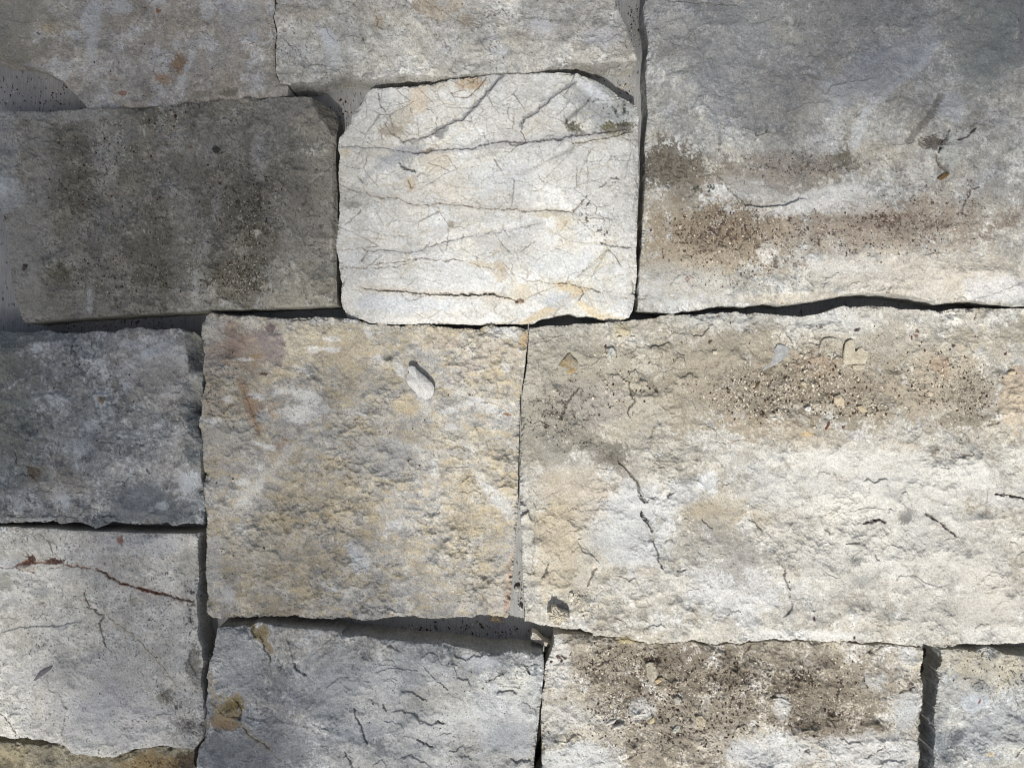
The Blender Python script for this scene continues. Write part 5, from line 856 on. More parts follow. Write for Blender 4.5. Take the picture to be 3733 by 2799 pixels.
slab('j', P('BL', [(1325, 806), (1410, 797), (1510, 802), (1550, 780), (1590, 772), (1660, 790), (1900, 812), (2080, 830)]) + P('BM', [(0, 842), (200, 852), (330, 870), (480, 890), (720, 905), (920, 940), (1100, 950), (1294, 964)]),
     P('BM', [(1298, 1000), (1295, 1100), (1285, 1200), (1272, 1320), (1264, 1420), (1245, 1550), (1228, 1700)]), P('BL', [(1200, 1950)]) + P('BM', [(1205, 1950)]),
     P('BL', [(1305, 900), (1282, 1000), (1268, 1100), (1265, 1200), (1256, 1300), (1244, 1400), (1236, 1480), (1205, 1540), (1198, 1659)]), .048, paint_j, 103,
     'blue-grey slab at the bottom centre with ochre stains down its left end', rough=(.8, .5, 1, .9), flare=(.55, 0, 0, 0), edgecol=(206, 204, 196))  # side faces painted pale to stand for bounced light

def paint_k(s):
    base_rock(s, [(212, 204, 190), (204, 194, 176), (226, 224, 222)], hack=1.2, plate=.9, spk=.7, grain=1.9, sc=0.85, broad=0.80, mott=1.4, white=1.0)
    s.flakes(1.60, dz=1.00)
    dk = (150, 138, 120)
    for x, y, rx, ry, k in ((1600, 960, 200, 120, .6), (1750, 1050, 230, 150, .75), (2000, 1000, 250, 120, .75), (1850, 1200, 130, 100, .6), (1800, 1400, 90, 200, .4), (2050, 1350, 200, 330, .65), (1950, 1550, 150, 100, .5), (1650, 1250, 90, 60, .3)):
        s.blob('BM', x, y, rx * 1.2, ry * 1.2, dk, k * .85, rough=1.1)
    for x, y, rx, ry, k in ((250, 1050, 300, 120, .75), (400, 1250, 120, 200, .7), (850, 1050, 200, 150, .7), (800, 1150, 90, 60, .7), (900, 1280, 260, 130, .75), (1150, 1150, 200, 150, .6), (1050, 1400, 260, 70, .75), (200, 1400, 260, 200, .5), (550, 950, 300, 60, .5), (1250, 1080, 150, 100, .5), (780, 1410, 60, 60, .8), (170, 1600, 130, 80, .5)):
        s.blob('BR', x, y, rx * 1.2, ry * 1.2, dk if k < .75 else (130, 117, 99), k * .85, rough=1.1)
    s.speck('BM', 1850, 1250, 600, 420, (104, 90, 74), .7, .75, size=4); s.speck('BR', 700, 1250, 950, 420, (104, 90, 74), .7, .75, size=4)
    s.crust('BM', 1850, 1200, 420, 360, (112, 98, 82), .7, .65); s.crust('BR', 500, 1150, 700, 330, (108, 94, 78), .7, .65); s.crust('BR', 950, 1350, 360, 120, (104, 90, 74), .7, .65)
    s.blob('BM', 1370, 1050, 90, 180, (226, 224, 222), .7); s.blob('BM', 1420, 1350, 150, 100, (222, 220, 214), .5); s.blob('BM', 1500, 1590, 220, 110, (214, 218, 222), .7); s.blob('BM', 1880, 1300, 80, 70, (226, 228, 230), .7); s.blob('BM', 1350, 1480, 60, 50, (160, 164, 166), .4); s.blob('BM', 1800, 880, 50, 26, (206, 186, 128), .8, rough=1); s.blob('BM', 1480, 860, 60, 30, (150, 146, 132), .5)
    s.blob('BR', 690, 1280, 50, 70, (222, 222, 222), .75); s.blob('BR', 1430, 1310, 80, 110, (196, 200, 204), .75); s.blob('BR', 1240, 1120, 60, 60, (212, 216, 220), .6, rough=.8); s.blob('BR', 1240, 1560, 330, 110, (222, 222, 224), .7); s.blob('BR', 650, 1550, 230, 120, (222, 224, 226), .7); s.blob('BR', 1450, 980, 60, 60, (214, 216, 218), .6); s.blob('BR', 450, 1560, 100, 90, (210, 212, 218), .6)
    s.blob('BR', 230, 1500, 60, 60, (226, 216, 196), .6, dz=1); s.blob('BR', 190, 1360, 40, 45, (206, 196, 176), .7, dz=1.6)
    for x, y, rx, ry, d_ in ((300, 1100, 330, 150, .8), (420, 1250, 80, 140, 1.0), (800, 1100, 130, 100, 1.0), (1000, 1150, 250, 140, .55), (950, 1340, 200, 60, .8), (1080, 1400, 180, 40, .9), (760, 1410, 40, 50, 1.1), (150, 1450, 200, 200, .7), (860, 1540, 130, 40, .8), (1450, 1150, 80, 40, .7), (300, 1560, 130, 80, .6)):
        s.speck('BR', x, y, rx, ry, (64, 52, 44), d_, .85, size=6)
    for x, y, rx, ry, d_ in ((1700, 1000, 260, 160, .75), (2000, 1000, 230, 110, .8), (1380, 985, 70, 30, .7), (2080, 1420, 130, 250, .8), (1850, 1250, 130, 60, .6), (1700, 1300, 250, 200, .4), (1950, 1550, 200, 60, .5)):
        s.speck('BM', x, y, rx, ry, (66, 54, 44), d_, .85, size=6)
    for x, y in ((1378, 978), (1410, 975), (1425, 985), (1345, 1015), (1460, 965), (1405, 1000)): s.blob('BM', x, y, 9, 8, (66, 42, 38), 1)
    s.blob('BM', 2112, 1305, 14, 11, (34, 30, 26), 1, dz=-2); s.blob('BM', 1935, 1000, 34, 16, (60, 48, 40), .95, rough=.8, dz=-1); s.blob('BM', 1990, 1000, 16, 18, (64, 50, 42), .9, rough=.8, dz=-1)
    s.crack('BM', [(1560, 1150), (1590, 1125), (1600, 1140)], 4, 1.6, (60, 52, 44)); s.ledge('BM', [(1370, 1480), (1440, 1480), (1490, 1440)], 2, 60, .5); s.ledge('BM', [(1700, 880), (1800, 870), (1900, 900)], 1.6, 50, .4); s.crack('BM', [(1410, 890), (1440, 880), (1470, 860)], 3, 1)
    s.crack('BR', [(460, 970), (500, 915), (560, 895)], 4, 1.8, (110, 92, 76)); s.crack('BR', [(1020, 1160), (1022, 1240)], 7, 2, (54, 42, 32), .9); s.crack('BR', [(930, 1350), (990, 1360), (1030, 1370)], 4, 1.6, (60, 50, 42)); s.crack('BR', [(1380, 1200), (1440, 1170), (1500, 1160)], 4, 1.8, (70, 60, 52)); s.crack('BR', [(1180, 1590), (1250, 1560), (1310, 1520)], 3.4, 1.6)
    s.crack('BR', [(610, 1220), (660, 1220)], 3, 1.4, (90, 66, 50)); s.ledge('BR', [(620, 1230), (640, 1220), (720, 1230)], 1.6, 50, .3); s.ledge('BR', [(380, 1450), (420, 1400), (480, 1380)], 1.6, 60, .3); s.crack('BR', [(1210, 950), (1225, 920)], 6, 1.6, (90, 76, 60)); s.ledge('BR', [(1150, 960), (1230, 950), (1300, 910), (1400, 915)], 1.4, 50, .3)
    s.ledge('BR', [(1250, 1660), (1290, 1600), (1360, 1590), (1450, 1610)], 2, 60, .4); s.ledge('BR', [(1040, 1470), (1100, 1500), (1180, 1490)], 1.8, 50, .4)
    s.slope('BM', (1300, 1080), (1375, 850), 1.0, 60, (222, 218, 210), .4)
slab('k', P('BM', [(1358, 852), (1400, 842), (1450, 838), (1520, 842), (1580, 849), (1620, 862), (1700, 868), (1800, 865), (1850, 885), (1920, 902), (2000, 906), (2045, 902)]) + P('BR', [(60, 900), (150, 890), (230, 912), (290, 913), (350, 900), (440, 912), (480, 896), (520, 902), (620, 884), (750, 884), (870, 888), (1000, 893), (1120, 898), (1220, 912), (1320, 906), (1400, 914), (1480, 926), (1533, 926)]),
     P('BR', [(1530, 1000), (1535, 1150), (1531, 1280), (1528, 1400), (1516, 1600), (1506, 1680), (1555, 1760)]), P('BM', [(1240, 1950)]) + P('BR', [(1560, 1950)]),
     P('BM', [(1362, 900), (1332, 970), (1310, 1020), (1296, 1120), (1286, 1250), (1279, 1350), (1284, 1450), (1286, 1640), (1246, 1740)]), .047, paint_k, 113,
     'pitted tan slab at the bottom right with dark brown dirt in its pores', rough=(.7, .5, 1, .7), flare=(0, 0, 0, 0))

def paint_l(s):
    base_rock(s, [(198, 197, 190), (188, 191, 194), (214, 214, 210)], hack=1.2, plate=1.1, spk=.5, grain=1.3, sc=1.20, broad=1.50, mott=1.8, white=1.6)
    s.flakes(1.40, dz=1.20)
    s.blob('BR', 1950, 1050, 230, 110, (206, 190, 156), .5, rough=.8); s.blob('BR', 1720, 1000, 100, 130, (202, 190, 162), .5, rough=.8); s.blob('BR', 1730, 1190, 100, 80, (208, 206, 202), .7); s.blob('BR', 1850, 1260, 90, 60, (196, 204, 216), .7); s.blob('BR', 2000, 1400, 200, 110, (176, 181, 186), .6)
    s.blob('BR', 1720, 1480, 60, 50, (116, 120, 128), .7, rough=.9); s.blob('BR', 1640, 1510, 60, 60, (130, 140, 150), .5, rough=.9); s.blob('BR', 1940, 1565, 26, 14, (224, 196, 150), .8); s.speck('BR', 2100, 1100, 110, 200, (60, 54, 46), .8, .8); s.speck('BR', 1880, 960, 130, 60, (70, 52, 42), .8, .8); s.speck('BR', 1750, 950, 80, 30, (60, 44, 36), .7, .8)
    s.ledge('BR', [(1620, 1330), (1700, 1390), (1830, 1400), (1920, 1330), (1900, 1240)], -1.8, 60); s.ledge('BR', [(2070, 1590), (2120, 1530), (2150, 1500)], 1.6, 40, .4); s.blob('BR', 2000, 1640, 160, 40, (206, 202, 186), .6); s.blob('BR', 1870, 1245, 6, 16, (140, 62, 52), .9)
    s.slope('BR', (2050, 900), (2170, 1080), 1.4, 200, (150, 152, 142), .3); s.slope('BR', (1690, 1100), (1660, 940), .9, 60, (160, 150, 130), .4)
slab('l', P('BR', [(1640, 935), (1690, 933), (1750, 934), (1840, 944), (1880, 932), (1920, 922), (1970, 930), (2020, 965), (2157, 978), (2500, 985)]), P('BR', [(2500, 1400)]), P('BR', [(1575, 1950), (2500, 1950)]),
     P('BR', [(1650, 990), (1632, 1060), (1634, 1110), (1618, 1190), (1605, 1300), (1600, 1420), (1592, 1520), (1592, 1659)]), .046, paint_l, 127,
     'small blue-grey slab in the bottom right corner beyond a narrow gap', rough=(1, .8, 1, 1.1), flare=(.2, 0, 0, 0))

def paint_m(s):
    base_rock(s, [(176, 166, 138), (150, 142, 122), (190, 178, 146)], hack=1.4, plate=1.3, spk=.6, grain=1.5, sc=1.00, broad=1.00, mott=1.5, white=1.0)
    s.flakes(1.50, dz=1.20)
    s.blob('BL', 900, 1630, 180, 60, (176, 140, 84), .7, rough=.9); s.blob('BL', 60, 1560, 100, 60, (196, 180, 140), .6); s.speck('BL', 950, 1620, 260, 60, (84, 62, 40), .8, .8); s.blob('BL', 1150, 1620, 60, 60, (90, 72, 54), .6, rough=.9); s.blob('BL', 560, 1650, 160, 30, (150, 146, 138), .5)
slab('m', P('BL', [(-230, 1492), (0, 1492), (300, 1500), (700, 1560), (1000, 1515), (1180, 1522)]), P('BL', [(1188, 1659)]), P('BL', [(-230, 1950), (1175, 1950)]), P('BL', [(-230, 1700)]), .036, paint_m, 139,
     'low tan-brown slab peeping out under the bottom left corner slab', rough=(1, 1, 1, 1))
# ------------------------------------------------------------------ loose chips
def chip(name, key, tile, pts, thick, col, label, cat='stone chip', seed=1, col2=None, dome=.25, z=None, tilt=(0, 0), group='loose chips of limestone', lift=0.0, rough=1.0):
    pts = P(tile, pts); cx = sum(p[0] for p in pts) / len(pts); cy = sum(p[1] for p in pts) / len(pts)
    if key: z0, bx, by = top_z(key, cx, cy)
    else: z0 = z or 0.0; bx, by = world_xy(cx, cy, z0 + thick)
    z0 += lift; zt = z0 + thick
    p = np.array(pts + [pts[0]], float); c, L = resample(p.tolist(), max(1.0, 0.02 * 120)); c = c[:-1]; n = len(c)
    if n < 14: c, L = resample(p.tolist(), L / 16); c = c[:-1]; n = len(c)
    if n > 90: c, L = resample(p.tolist(), L / 90); c = c[:-1]; n = len(c)
    ar = np.linspace(0, L, n, endpoint=False)
    x, y = world_xy(c[:, 0], c[:, 1], zt)
    ctr = np.array([x.mean(), y.mean()]); xy = np.stack([x, y], 1) - ctr
    R = np.sqrt((xy ** 2).sum(1)).mean()
    rnd = np.random.default_rng(seed)
    V = []; rings = [(0.93, -0.35), (1.0, 0.12), (1.02, 0.45), (1.0, 0.8), (0.95, 0.97), (0.84, 1.02), (0.66, 1.04), (0.45, 1.05), (0.22, 1.06)]
    for k, (f, hz) in enumerate(rings):
        j = 1 + rough * 0.05 * perlin(ar / (L / 9) + k * .35, np.full(n, seed * 1.3 + k * .3), seed)
        q = xy * f * j[:, None]
        zz = z0 + thick * (hz if hz < .9 else hz * (1 - dome) + dome * (1 - (f ** 2)) + dome * .6) + (rnd.random() - .5) * 0
        zz = zz + (thick * .3 * rough * fbm(q[:, 0], q[:, 1], R * .8, 4, seed + 3, .7) if hz > .3 else 0)
        zz = zz + (q[:, 0] * tilt[0] + q[:, 1] * tilt[1]) * (1 if hz > .2 else .3)
        V.append(np.column_stack([q, np.broadcast_to(zz, (n,))]))
    top = V[-1].mean(0); bot = V[0].mean(0)
    V = np.concatenate(V + [[top], [bot]]); F = []
    for k in range(len(rings) - 1):
        a = k * n + np.arange(n); b = k * n + (np.arange(n) + 1) % n
        F.append(np.stack([a, b, b + n, a + n], 1))
    # the traced outline runs clockwise or not: make the faces look outwards
    area = np.sum(xy[:, 0] * np.roll(xy[:, 1], -1) - np.roll(xy[:, 0], -1) * xy[:, 1])
    a = (len(rings) - 1) * n + np.arange(n); F.append(np.stack([a, np.roll(a, -1), np.full(n, len(V) - 2)], 1))
    a = np.arange(n); F.append(np.stack([np.roll(a, -1), a, np.full(n, len(V) - 1)], 1))
    if area < 0: F = [f[:, ::-1] for f in F]
    cc = np.asarray(col, float)[None] + 26 * fbm(V[:, 0], V[:, 1], R * .5, 4, seed + 9, .8)[:, None] - 8
    if col2 is not None:
        m = sstep(-.2, .5, fbm(V[:, 0], V[:, 1], R * 1.1, 3, seed + 19))[:, None]; cc = cc + (np.asarray(col2, float) - cc) * m
    V[:, 2] -= z0
    o = link_mesh(name, V, F, CHIPM, lin(cc) * ALB, (ctr[0], ctr[1], z0), smooth=False)
    tag(o, label, cat, group); return o

chip('stone_chip', 'g', 'MM', [(475, 722), (500, 718), (520, 728), (530, 745), (585, 790), (620, 822), (633, 850), (630, 890), (610, 915), (575, 922), (545, 905), (510, 870), (478, 838), (464, 808), (470, 775), (488, 752), (472, 740)], .013, (228, 227, 224), 'elongated white stone chip lying on the yellow ochre slab', seed=3, dome=.45, tilt=(0.05, .1), rough=.45)
chip('stone_chip', 'h', 'MM', [(1443, 645), (1460, 642), (1472, 665), (1500, 690), (1505, 705), (1490, 725), (1450, 738), (1410, 730), (1392, 718), (1405, 690), (1428, 672)], .005, (166, 150, 120), 'triangular tan-brown stone chip near the left end of the long cream slab', seed=5, col2=(158, 150, 132))
chip('stone_chip', 'h', 'MM', [(1432, 745), (1470, 738), (1500, 728), (1505, 745), (1470, 765), (1440, 772)], .002, (184, 164, 128), 'small yellow splinter just below the triangular tan-brown chip', seed=6)
chip('stone_chip', 'h', 'MR', [(1082, 575), (1100, 562), (1125, 562), (1135, 580), (1133, 628), (1150, 635), (1160, 612), (1180, 605), (1200, 625), (1215, 632), (1212, 670), (1195, 700), (1160, 705), (1120, 705), (1085, 712), (1068, 690), (1070, 640), (1074, 600)], .0035, (206, 198, 178), 'cream mitten-shaped flake lying near the top of the long cream slab', seed=7, dome=.1)
chip('stone_chip', 'h', 'MR', [(1120, 718), (1160, 712), (1195, 714), (1198, 735), (1160, 748), (1125, 738)], .0025, (206, 198, 178), 'small oval cream flake just below the mitten-shaped flake', seed=8, dome=.1)
chip('stone_chip', 'h', 'MR', [(668, 588), (700, 595), (735, 608), (732, 650), (700, 680), (655, 712), (600, 735), (576, 748), (600, 700), (635, 640)], .0015, (180, 182, 182), 'flat blue-grey pointed shard sunk in the grit of the long cream slab', seed=9, dome=.05)
chip('stone_chip', 'h', 'MR', [(1010, 905), (1050, 890), (1072, 925), (1070, 955), (1030, 962), (1012, 935)], .006, (222, 208, 184), 'blocky tan stone chip in the middle of the grit on the long cream slab', seed=10)
chip('stone_chip', 'h', 'MR', [(832, 975), (860, 962), (870, 975), (866, 995), (838, 990)], .005, (250, 248, 244), 'tiny bright white stone chip left of the blocky tan chip', seed=11)
chip('stone_chip', 'h', 'MR', [(1150, 965), (1195, 952), (1212, 995), (1180, 1005), (1160, 985)], .004, (206, 194, 166), 'square greyish tan chip just right of and below the blocky tan chip', seed=12)
chip('stone_chip', 'h', 'MR', [(810, 818), (830, 810), (845, 830), (838, 842), (812, 838)], .004, (222, 210, 186), 'rounded cream crumb above and left of the bright white chip', seed=13)
chip('stone_chip', 'h', 'MR', [(632, 1030), (660, 1028), (668, 1042), (640, 1050)], .003, (236, 232, 226), 'small whitish crumb below and left of the bright white chip', seed=14)
chip('stone_chip', 'h', 'MR', [(1572, 880), (1590, 868), (1612, 890), (1600, 905), (1578, 900)], .003, (216, 204, 184), 'pale tan crumb at the right side of the grit on the cream slab', seed=15)
chip('stone_chip', 'h', 'MR', [(275, 630), (300, 626), (310, 642), (290, 652), (276, 645)], .003, (222, 214, 196), 'little rounded crumb to the left of the flat blue-grey shard', seed=16)
chip('stone_chip', 'h', 'MR', [(2060, 762), (2090, 748), (2115, 752), (2100, 770), (2070, 775)], .004, (232, 218, 188), 'pale yellow crumb at the right edge beside an orange stain', seed=17)
for q, (x, y, w_, h_, lab) in enumerate(((1690, 545, 12, 18, 'upright white crumb, leftmost below the lichen-free corner of the white stone'), (1745, 525, 13, 8, 'slanting cream crumb beside a yellow stain under the white stone'), (1758, 548, 15, 7, 'flat cream crumb just below the slanting one under the white stone'), (1838, 545, 18, 6, 'thin white sliver, rightmost of the crumbs under the white stone'))):
    chip('stone_crumb', 'h', 'MM', [(x - w_, y), (x - w_ * .5, y - h_), (x + w_ * .6, y - h_ * .8), (x + w_, y + h_ * .1), (x + w_ * .4, y + h_), (x - w_ * .6, y + h_ * .8)], .003, (236, 230, 216), lab, 'stone crumb', seed=30 + q, group='crumbs under the white stone')
# by the lower left corner of the long slab
chip('broken_flake', 'h', 'S', [(2011, 2212), (2030, 2212), (2036, 2221), (2052, 2229), (2072, 2235), (2078, 2255), (2066, 2262), (2050, 2270), (2036, 2282), (2010, 2276), (2004, 2262), (2005, 2245), (1996, 2240), (1998, 2232), (2010, 2228)], .016, (226, 218, 200), 'thick broken flake standing up at the lower left corner of the cream slab', 'stone flake', seed=41, dome=.1, tilt=(0, -.1))
chip('stone_chip', 'h', 'S', [(2076, 2162), (2086, 2160), (2094, 2178), (2086, 2193), (2076, 2192), (2072, 2180)], .006, (246, 240, 224), 'small bright white chip right above the thick broken flake', seed=42)
chip('stone_chip', None, 'S', [(1933, 2323), (1940, 2298), (1956, 2305), (1985, 2335), (2012, 2350), (2010, 2362), (1998, 2364), (1985, 2358), (1960, 2346), (1937, 2332)], .016, (232, 226, 214), 'long pale stone splinter lodged in the gap above the pitted tan slab', seed=43, z=.012, tilt=(-.12, .5), dome=.1)
chip('stone_chip', None, 'BM', [(966, 768), (985, 752), (1010, 748), (1035, 765), (1048, 780), (1010, 780), (980, 776)], .010, (226, 208, 180), 'small tan stone chip half hidden under the edge of the ochre slab', seed=44, z=.0, dome=.4)
chip('stone_chip', None, 'BM', [(1118, 575), (1128, 562), (1150, 560), (1158, 575), (1145, 592), (1125, 592)], .008, (238, 236, 232), 'white pebble on the sunlit concrete strip, the upper of two', seed=45)
chip('stone_chip', None, 'BM', [(1150, 684), (1160, 676), (1172, 690), (1170, 708), (1156, 704)], .008, (238, 236, 232), 'white pebble on the sunlit concrete strip, the lower of two', seed=46)
# on the pitted slab
chip('stone_chip', 'k', 'S', [(2352, 2420), (2368, 2412), (2392, 2418), (2396, 2440), (2400, 2460), (2392, 2478), (2380, 2490), (2366, 2498), (2365, 2476), (2357, 2462), (2358, 2440)], .004, (186, 180, 164), 'upright oblong grey flake near the top of the pitted tan slab', seed=51, dome=.05)
chip('stone_chip', 'k', 'S', [(2389, 2480), (2408, 2470), (2420, 2472), (2412, 2484), (2395, 2494)], .004, (226, 206, 172), 'small tan crumb touching the oblong grey flake', seed=52)
chip('stone_chip', 'k', 'S', [(2457, 2546), (2470, 2538), (2484, 2548), (2480, 2570), (2462, 2568)], .005, (200, 196, 186), 'round grey-white pebble in the middle of the pitted tan slab', seed=53)
chip('stone_chip', 'k', 'S', [(2370, 2622), (2385, 2614), (2386, 2632), (2374, 2638), (2368, 2634)], .004, (232, 220, 180), 'small yellowish chip, lowest left on the pitted tan slab', seed=54)
chip('stone_chip', 'k', 'S', [(2452, 2662), (2466, 2645), (2482, 2642), (2478, 2658), (2464, 2674), (2455, 2672)], .004, (196, 198, 188), 'slanting grey-green chip low on the pitted tan slab', seed=55)
chip('stone_chip', 'k', 'S', [(2212, 2638), (2225, 2628), (2248, 2622), (2240, 2634), (2220, 2642)], .003, (236, 232, 224), 'white sliver, upper of two near the left end of the pitted slab', seed=56)
chip('stone_chip', 'k', 'S', [(2236, 2652), (2262, 2640), (2276, 2642), (2262, 2654), (2240, 2660)], .004, (236, 232, 224), 'white sliver, lower of two near the left end of the pitted slab', seed=57)
chip('stone_chip', 'k', 'S', [(2535, 2612), (2560, 2608), (2575, 2626), (2572, 2648), (2552, 2655), (2540, 2640)], .004, (196, 186, 164), 'lumpy cream pebble beside dark pores on the pitted tan slab', seed=58)
# upper right slab
chip('wood_splinter', 'c', 'S', [(3421, 650), (3440, 632), (3464, 630), (3458, 642), (3435, 655)], .004, (150, 122, 84), 'brown bark splinter on the upper right slab below a pale flaked scar', 'wood splinter', seed=62, group='bits of wood')
chip('wood_splinter', 'h', 'MR', [(956, 1100), (975, 1062), (988, 1060), (972, 1096), (962, 1108)], .003, (134, 96, 78), 'reddish brown bark splinter below the blocky tan chip', 'wood splinter', seed=63, group='bits of wood')
chip('wood_splinter', 'h', 'MR', [(520, 858), (545, 822), (566, 812), (548, 842), (526, 864)], .002, (116, 96, 62), 'dark straw-coloured splinter left in the grit of the cream slab', 'wood splinter', seed=64, group='bits of wood')
chip('stone_chip', 'i', 'BL', [(200, 1130), (230, 1085), (275, 1055), (320, 1035), (328, 1045), (290, 1075), (240, 1110), (210, 1132)], .003, (150, 148, 150), 'thin dark grey sliver on the pale slab with the rusty crack', seed=65, dome=.1)

# ------------------------------------------------------------------ dark strips laid in two joints to stand for the shade there
def shade_strip(tile, pts, wdt, col, seed):
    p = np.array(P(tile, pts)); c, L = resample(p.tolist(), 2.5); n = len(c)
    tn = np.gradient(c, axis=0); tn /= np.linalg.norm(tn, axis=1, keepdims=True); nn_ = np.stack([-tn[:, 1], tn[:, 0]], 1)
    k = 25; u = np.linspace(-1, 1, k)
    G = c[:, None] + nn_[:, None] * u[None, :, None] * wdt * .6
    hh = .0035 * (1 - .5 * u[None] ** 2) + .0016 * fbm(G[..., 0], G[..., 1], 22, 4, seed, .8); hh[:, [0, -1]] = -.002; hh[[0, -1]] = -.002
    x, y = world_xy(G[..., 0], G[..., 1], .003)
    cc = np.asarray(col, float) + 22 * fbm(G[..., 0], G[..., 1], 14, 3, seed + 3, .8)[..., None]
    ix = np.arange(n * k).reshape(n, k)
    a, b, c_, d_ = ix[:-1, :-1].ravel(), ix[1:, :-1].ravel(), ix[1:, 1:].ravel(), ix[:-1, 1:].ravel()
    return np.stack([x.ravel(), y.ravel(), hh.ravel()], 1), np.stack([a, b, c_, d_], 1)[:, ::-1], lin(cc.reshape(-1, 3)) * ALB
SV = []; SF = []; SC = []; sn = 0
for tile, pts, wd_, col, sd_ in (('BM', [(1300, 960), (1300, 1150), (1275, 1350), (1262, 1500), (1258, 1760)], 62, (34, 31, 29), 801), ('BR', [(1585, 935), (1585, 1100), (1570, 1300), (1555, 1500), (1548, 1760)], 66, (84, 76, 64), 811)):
    v_, f_, c_ = shade_strip(tile, pts, wd_, col, sd_); SV.append(v_); SF.append(f_ + sn); SC.append(c_); sn += len(v_)
o = link_mesh('joint_shade', np.concatenate(SV), [np.concatenate(SF)], ROCK, np.concatenate(SC), smooth=False)
tag(o, 'dark strips standing for shade in the joints beside the pitted tan slab', None, kind='stuff')

# ------------------------------------------------------------------ grit: countless crumbs, one object
rg = np.random.default_rng(5)
ICO_V = []; GF = []; GC = []; nv = 0
BASEV = np.array([(1, 0, 0), (-1, 0, 0), (0, 1, 0), (0, -1, 0), (0, 0, 1), (0, 0, -1), (.6, .6, .5), (-.6, .6, .5), (.6, -.6, .5), (-.6, -.6, .5)], float)
from mathutils import Quaternion
import bmesh
def hull_faces():
    bm = bmesh.new()
    for v in BASEV: bm.verts.new(v)
    r = bmesh.ops.convex_hull(bm, input=bm.verts)
    bm.verts.index_update(); bm.normal_update()
    f = []
    for fc in bm.faces:
        ids = [v.index for v in fc.verts]
        for k in range(1, len(ids) - 1): f.append((ids[0], ids[k], ids[k + 1]))
    bm.free(); return np.array(f)
HF = hull_faces()
patches = [  # slab, tile, cx, cy, rx, ry, count, dark share, min, max mm
    ('h', 'MR', 550, 900, 420, 170, 420, .3, .6, 2.4), ('h', 'MR', 950, 850, 350, 230, 330, .25, .6, 2.6), ('h', 'MR', 1150, 980, 200, 70, 150, .35, .6, 2.4), ('h', 'MR', 1650, 800, 350, 200, 300, .3, .6, 2.2),
    ('h', 'MR', 1850, 900, 120, 160, 160, .6, .5, 1.8), ('h', 'MR', 1100, 700, 1000, 330, 200, .5, .5, 1.7), ('h', 'MM', 1400, 1000, 220, 220, 200, .5, .5, 1.8), ('h', 'MM', 1750, 800, 200, 280, 160, .35, .7, 2.6), ('h', 'BM', 1520, 650, 60, 90, 50, .1, .8, 2.6),
    ('d', 'TL', 700, 1100, 500, 380, 420, .3, .6, 1.9), ('d', 'TL', 1450, 1250, 300, 360, 420, .35, .6, 2.0), ('d', 'TL', 1000, 740, 160, 90, 60, .2, .8, 2.6), ('d', 'ML', 900, 200, 700, 170, 360, .35, .6, 1.9), ('d', 'ML', 1480, 180, 160, 160, 200, .45, .6, 1.9),
    ('k', 'BM', 1850, 1250, 360, 330, 420, .5, .6, 2.2), ('k', 'BR', 300, 1250, 400, 330, 420, .55, .6, 2.2), ('k', 'BR', 950, 1200, 400, 260, 320, .5, .6, 2.0), ('k', 'BM', 1700, 1000, 260, 110, 140, .5, .6, 2.0),
    ('c', 'TR', 300, 1430, 420, 220, 420, .6, .5, 1.8), ('c', 'TR', 1300, 1400, 600, 200, 420, .5, .5, 1.8), ('c', 'MR', 400, 180, 420, 120, 160, .5, .5, 1.6), ('c', 'TR', 800, 1000, 600, 90, 120, .6, .5, 1.6),
    ('g', 'BL', 1380, 350, 60, 30, 30, .1, .8, 2.2), ('g', 'MM', 600, 1000, 560, 420, 140, .3, .5, 1.5), ('g', 'ML', 1350, 1000, 140, 420, 60, .5, .5, 1.7), ('l', 'BR', 1900, 1050, 250, 160, 90, .6, .5, 1.6), ('f', 'ML', 600, 1050, 560, 500, 160, .2, .6, 2.0), ('i', 'BL', 800, 900, 400, 600, 90, .6, .5, 1.4), ('j', 'BM', 600, 1250, 600, 350, 120, .5, .5, 1.6), ('e', 'TM', 1650, 1350, 130, 150, 60, .9, .4, 1.0), ('a', 'TL', 900, 330, 600, 260, 110, .4, .5, 1.5),
  (None, 'TL', 200, 560, 260, 120, 90, .6, .5, 1.8), (None, 'TL', 2080, 700, 60, 160, 60, .5, .5, 2), (None, 'ML', 600, 460, 560, 40, 160, .6, .5, 2), (None, 'BM', 700, 830, 600, 60, 200, .5, .5, 2.2), (None, 'BM', 1150, 560, 30, 180, 60, .5, .5, 1.8), (None, 'BM', 1270, 880, 60, 60, 60, .4, .6, 2.6), (None, 'BR', 1570, 1300, 40, 340, 160, .5, .5, 2), (None, 'TM', 1800, 520, 60, 60, 50, .5, .5, 2), (None, 'BL', 1230, 800, 30, 500, 120, .5, .5, 2), (None, 'TM', 1850, 150, 60, 200, 70, .5, .5, 1.8)]
_g = np.meshgrid(np.linspace(-.8, .8, 900), np.linspace(-.6, .6, 700)); GRD = (_g[0].ravel(), _g[1].ravel(), np.zeros(_g[0].size))
